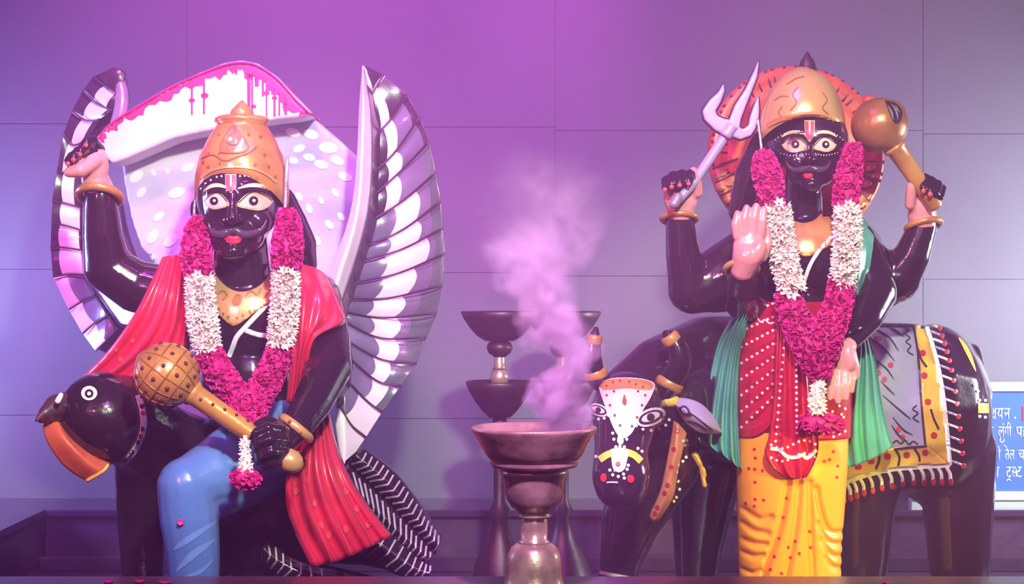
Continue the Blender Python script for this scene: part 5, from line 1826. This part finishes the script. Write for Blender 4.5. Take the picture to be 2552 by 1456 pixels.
LY2 = -0.8
z_ = 728 + (CZ + 0.30) * 4000 / (4 + LY2)
fb = oil_lamp('tall brass brazier with wide smoking bowl, nearest the viewer between the two statues', 1331, LY2, -0.30,
              [(2, 1132), (70, 1126), (112, 1104), (143, 1074), (148, 1066), (153, 1063), (157, 1066), (155, 1073), (143, 1092), (132, 1112), (121, 1132), (112, 1143), (107, 1147), (111, 1153), (106, 1162), (92, 1166), (60, 1168), (2, 1168)],
              [(60, 1164), (88, 1170), (82, 1184), (77, 1200), (74, 1222), (68, 1246), (56, 1264), (44, 1272), (38, 1280), (44, 1284), (40, 1290), (4, 1290)],
              [(30, 1284), (33, 1292), (34, 1320), (33, 1345), (40, 1350), (36, 1356), (4, 1358)],
              [(30, 1352), (46, 1356), (58, 1366), (66, 1384), (68, 1410), (70, 1436), (76, 1456), (92, 1490), (70, 1520), (42, 1550), (36, 1700), (60, 1760), (40, 1800), (44, 1900), (110, 1980), (160, 2080), (175, z_ - 6), (175, z_)], 'brass')
em = []
for k in range(40):
    a, rr_ = rng.random() * 2 * PI, 100 * math.sqrt(rng.random())
    em.append(ellipsoid(W(1331, 1112, LY2) + Vector((R(rr_, LY2) * math.cos(a), R(rr_, LY2) * math.sin(a), rng.random() * 0.012)), 0.010, 0.010, 0.007, (rng.random(), rng.random(), rng.random()), 7, 4))
ch = build('ash_and_charcoal', *join(em), 'brassdark', fb)
ch['kind'] = 'stuff'
for px, y, lab in ((1245, 0.50, 'two-tier dark brass lamp behind the front brazier, left of the pair'), (1402, 0.72, 'two-tier dark brass lamp behind the front brazier, right of the pair')):
    zf = 728 + CZ * 4000 / (4 + y)
    o = root('oil_lamp', lab, 'lamp', (PX(px, y), y, 0.0), 'tiered lamps behind the brazier')
    lathe_px('bowl', px, y, [(2, 812), (50, 806), (88, 782), (94, 776), (97, 778), (90, 794), (74, 818), (56, 838), (36, 850), (4, 852)], 'brassdark', o)
    lathe_px('ball', px, y, [(10, 848), (28, 854), (33, 866), (28, 880), (14, 890), (4, 892)], 'brassdark', o)
    lathe_px('neck', px, y, [(12, 886), (14, 892), (14, 914), (18, 920), (4, 922)], 'brass', o)
    lathe_px('knob', px, y, [(12, 918), (20, 926), (24, 940), (22, 956), (14, 964), (4, 966)], 'brass', o)
    lathe_px('bowl', px, y, [(2, 985), (40, 980), (76, 956), (82, 950), (85, 953), (78, 972), (62, 1000), (44, 1024), (28, 1040), (4, 1044)], 'brassdark', o)
    lathe_px('base', px, y, [(16, 1040), (20, 1060), (16, 1090), (15, 1250), (26, 1270), (18, 1290), (30, 1340), (60, 1400), (74, zf - 8), (76, zf)], 'brassdark', o)


# ---- incense smoke rising from the front bowl
def smoke():
    x0, x1, y0, y1 = PX(1130, LY2), PX(1600, LY2), LY2 - 0.16, LY2 + 0.16
    z0, z1 = PZ(1092, LY2), PZ(330, LY2)
    o = build('incense_smoke', *box(x0, x1, y0, y1, z0, z1), 'white', None, False)
    o.data.materials.clear()
    m = bpy.data.materials.new('smoke_volume')
    m.use_nodes = True
    nt = m.node_tree
    nt.nodes.remove(nt.nodes['Principled BSDF'])
    out = nt.nodes['Material Output']
    N, Lk = nt.nodes.new, nt.links.new

    def math_(op, a, b=None, c=None, clamp=False):
        n = N('ShaderNodeMath')
        n.operation = op
        n.use_clamp = clamp
        for i, v in enumerate((a, b, c)):
            if v is None:
                continue
            if isinstance(v, (int, float)):
                n.inputs[i].default_value = v
            else:
                Lk(v, n.inputs[i])
        return n.outputs[0]

    def ramp(fac, stops):
        r = N('ShaderNodeValToRGB')
        r.color_ramp.interpolation = 'EASE'
        el = r.color_ramp.elements
        while len(el) < len(stops):
            el.new(0.5)
        for e, (p, v) in zip(el, stops):
            e.position = p
            e.color = (v, v, v, 1)
        Lk(fac, r.inputs['Fac'])
        return r.outputs['Color']

    tc = N('ShaderNodeTexCoord')
    n1 = N('ShaderNodeTexNoise')
    n1.inputs['Scale'].default_value = 9
    n1.inputs['Detail'].default_value = 3
    Lk(tc.outputs['Object'], n1.inputs['Vector'])
    sub = N('ShaderNodeVectorMath'); sub.operation = 'SUBTRACT'
    Lk(n1.outputs['Color'], sub.inputs[0]); sub.inputs[1].default_value = (0.5, 0.5, 0.5)
    scl = N('ShaderNodeVectorMath'); scl.operation = 'SCALE'
    Lk(sub.outputs[0], scl.inputs[0]); scl.inputs['Scale'].default_value = 0.16
    add = N('ShaderNodeVectorMath'); add.operation = 'ADD'
    Lk(tc.outputs['Object'], add.inputs[0]); Lk(scl.outputs[0], add.inputs[1])
    sp = N('ShaderNodeSeparateXYZ')
    Lk(add.outputs[0], sp.inputs[0])
    h = z1 - z0
    zz = math_('DIVIDE', sp.outputs['Z'], h)
    cx = (x0 + x1) / 2
    # centre line of the plume (x relative to the domain centre), its radius and its density
    def cxv(px):
        return (PX(px, LY2) - cx) / 0.4 + 0.5
    ax_ = ramp(zz, [(0.0, cxv(1400)), (0.12, cxv(1395)), (0.25, cxv(1420)), (0.36, cxv(1390)), (0.52, cxv(1335)), (0.70, cxv(1370)), (1.0, cxv(1330))])
    rad = ramp(zz, [(0.0, 0.06), (0.10, 0.075), (0.25, 0.055), (0.38, 0.075), (0.52, 0.10), (0.7, 0.13), (1.0, 0.16)])
    den = ramp(zz, [(0.0, 0.75), (0.10, 1.0), (0.25, 0.62), (0.40, 0.32), (0.55, 0.17), (0.75, 0.05), (0.95, 0.0)])
    dx = math_('SUBTRACT', sp.outputs['X'], math_('MULTIPLY', math_('SUBTRACT', ax_, 0.5), 0.4))
    dist = math_('SQRT', math_('ADD', math_('MULTIPLY', dx, dx), math_('MULTIPLY', sp.outputs['Y'], sp.outputs['Y'])))
    core = math_('SUBTRACT', 1.0, math_('DIVIDE', dist, rad), None, True)
    n2 = N('ShaderNodeTexNoise')
    n2.inputs['Scale'].default_value = 16
    n2.inputs['Detail'].default_value = 4
    n2.inputs['Distortion'].default_value = 1.2
    Lk(tc.outputs['Object'], n2.inputs['Vector'])
    wis = math_('MULTIPLY', math_('SUBTRACT', n2.outputs['Fac'], 0.36, None, True), 3.2)
    dn = math_('MULTIPLY', math_('MULTIPLY', core, den), math_('MULTIPLY', wis, 170.0))
    v = N('ShaderNodeVolumePrincipled')
    v.inputs['Color'].default_value = (0.96, 0.70, 1.0, 1)  # violet light on the plume is tinted into its own colour
    v.inputs['Anisotropy'].default_value = 0.0
    Lk(dn, v.inputs['Density'])
    Lk(v.outputs[0], out.inputs['Volume'])
    o.data.materials.append(m)
    o['kind'] = 'stuff'
    tag(o, 'pale incense smoke curling up from the front brass brazier', 'smoke')
    return o


smoke()


# ---- thin incense haze added to lift the darks, violet light tinted into its colour
def haze(density, color):
    o = build('incense_haze', *box(-3.9, 4.3, -4.6, WY - 0.002, -0.29, 2.9), 'white', None, False)
    o.data.materials.clear()
    m = bpy.data.materials.new('haze_volume')
    m.use_nodes = True
    nt = m.node_tree
    nt.nodes.remove(nt.nodes['Principled BSDF'])
    v = nt.nodes.new('ShaderNodeVolumeScatter')
    v.inputs['Color'].default_value = (*color, 1)
    v.inputs['Density'].default_value = density
    nt.links.new(v.outputs[0], nt.nodes['Material Output'].inputs['Volume'])
    o.data.materials.append(m)
    o['kind'] = 'stuff'
    tag(o, 'thin incense haze added to lift the darks, violet light tinted into its colour', 'haze')


haze(0.075, (1.0, 0.40, 1.0))

# ---- loose rose petals
def petal(px, py, y, z, s, rot, label):
    V = []
    n, m_ = 7, 5
    mt = Euler(rot).to_matrix()
    c = Vector((PX(px, y), y, z))
    for i in range(n):
        u = i / (n - 1)
        wd = math.sin(PI * (0.12 + 0.8 * u)) * 0.5
        for j in range(m_):
            v = j / (m_ - 1) * 2 - 1
            V.append(c + mt @ Vector(((u - 0.5) * s, v * wd * s, (0.22 * v * v + 0.25 * (u - 0.5) ** 2) * s * 0.9)))
    F = [(i * m_ + j, i * m_ + j + 1, (i + 1) * m_ + j + 1, (i + 1) * m_ + j) for i in range(n - 1) for j in range(m_ - 1)]
    V, F = thicken(V, F, Vector((0, 0, 0.0012)))
    return tag(build('rose_petal', V, F, 'rose'), label, 'petal', 'loose rose petals')


petal(270, 1440, -0.55, KZ, 0.020, (0.2, 0, 0.3), 'small pink rose petal lying leftmost on the front kerb')
petal(348, 1440, -0.55, KZ, 0.020, (0.1, 0, 0.2), 'small pink rose petal on the front kerb, middle of the three left ones')
petal(412, 1440, -0.57, KZ, 0.026, (0.0, 0, 0.1), 'larger pink rose petal on the kerb just left of the blue trouser leg')
petal(2206, 1440, -0.56, KZ, 0.020, (0.3, 0.2, 0.6), 'pink rose petal on the kerb right of the orange dhoti')
ph = area_poly(bvl, 450, 1302)
if ph:
    petal(450, 1302, ph.y - 0.004, ph.z, 0.014, (1.4, 0.2, 0.2), 'tiny pink rose petal stuck on the blue trouser leg')
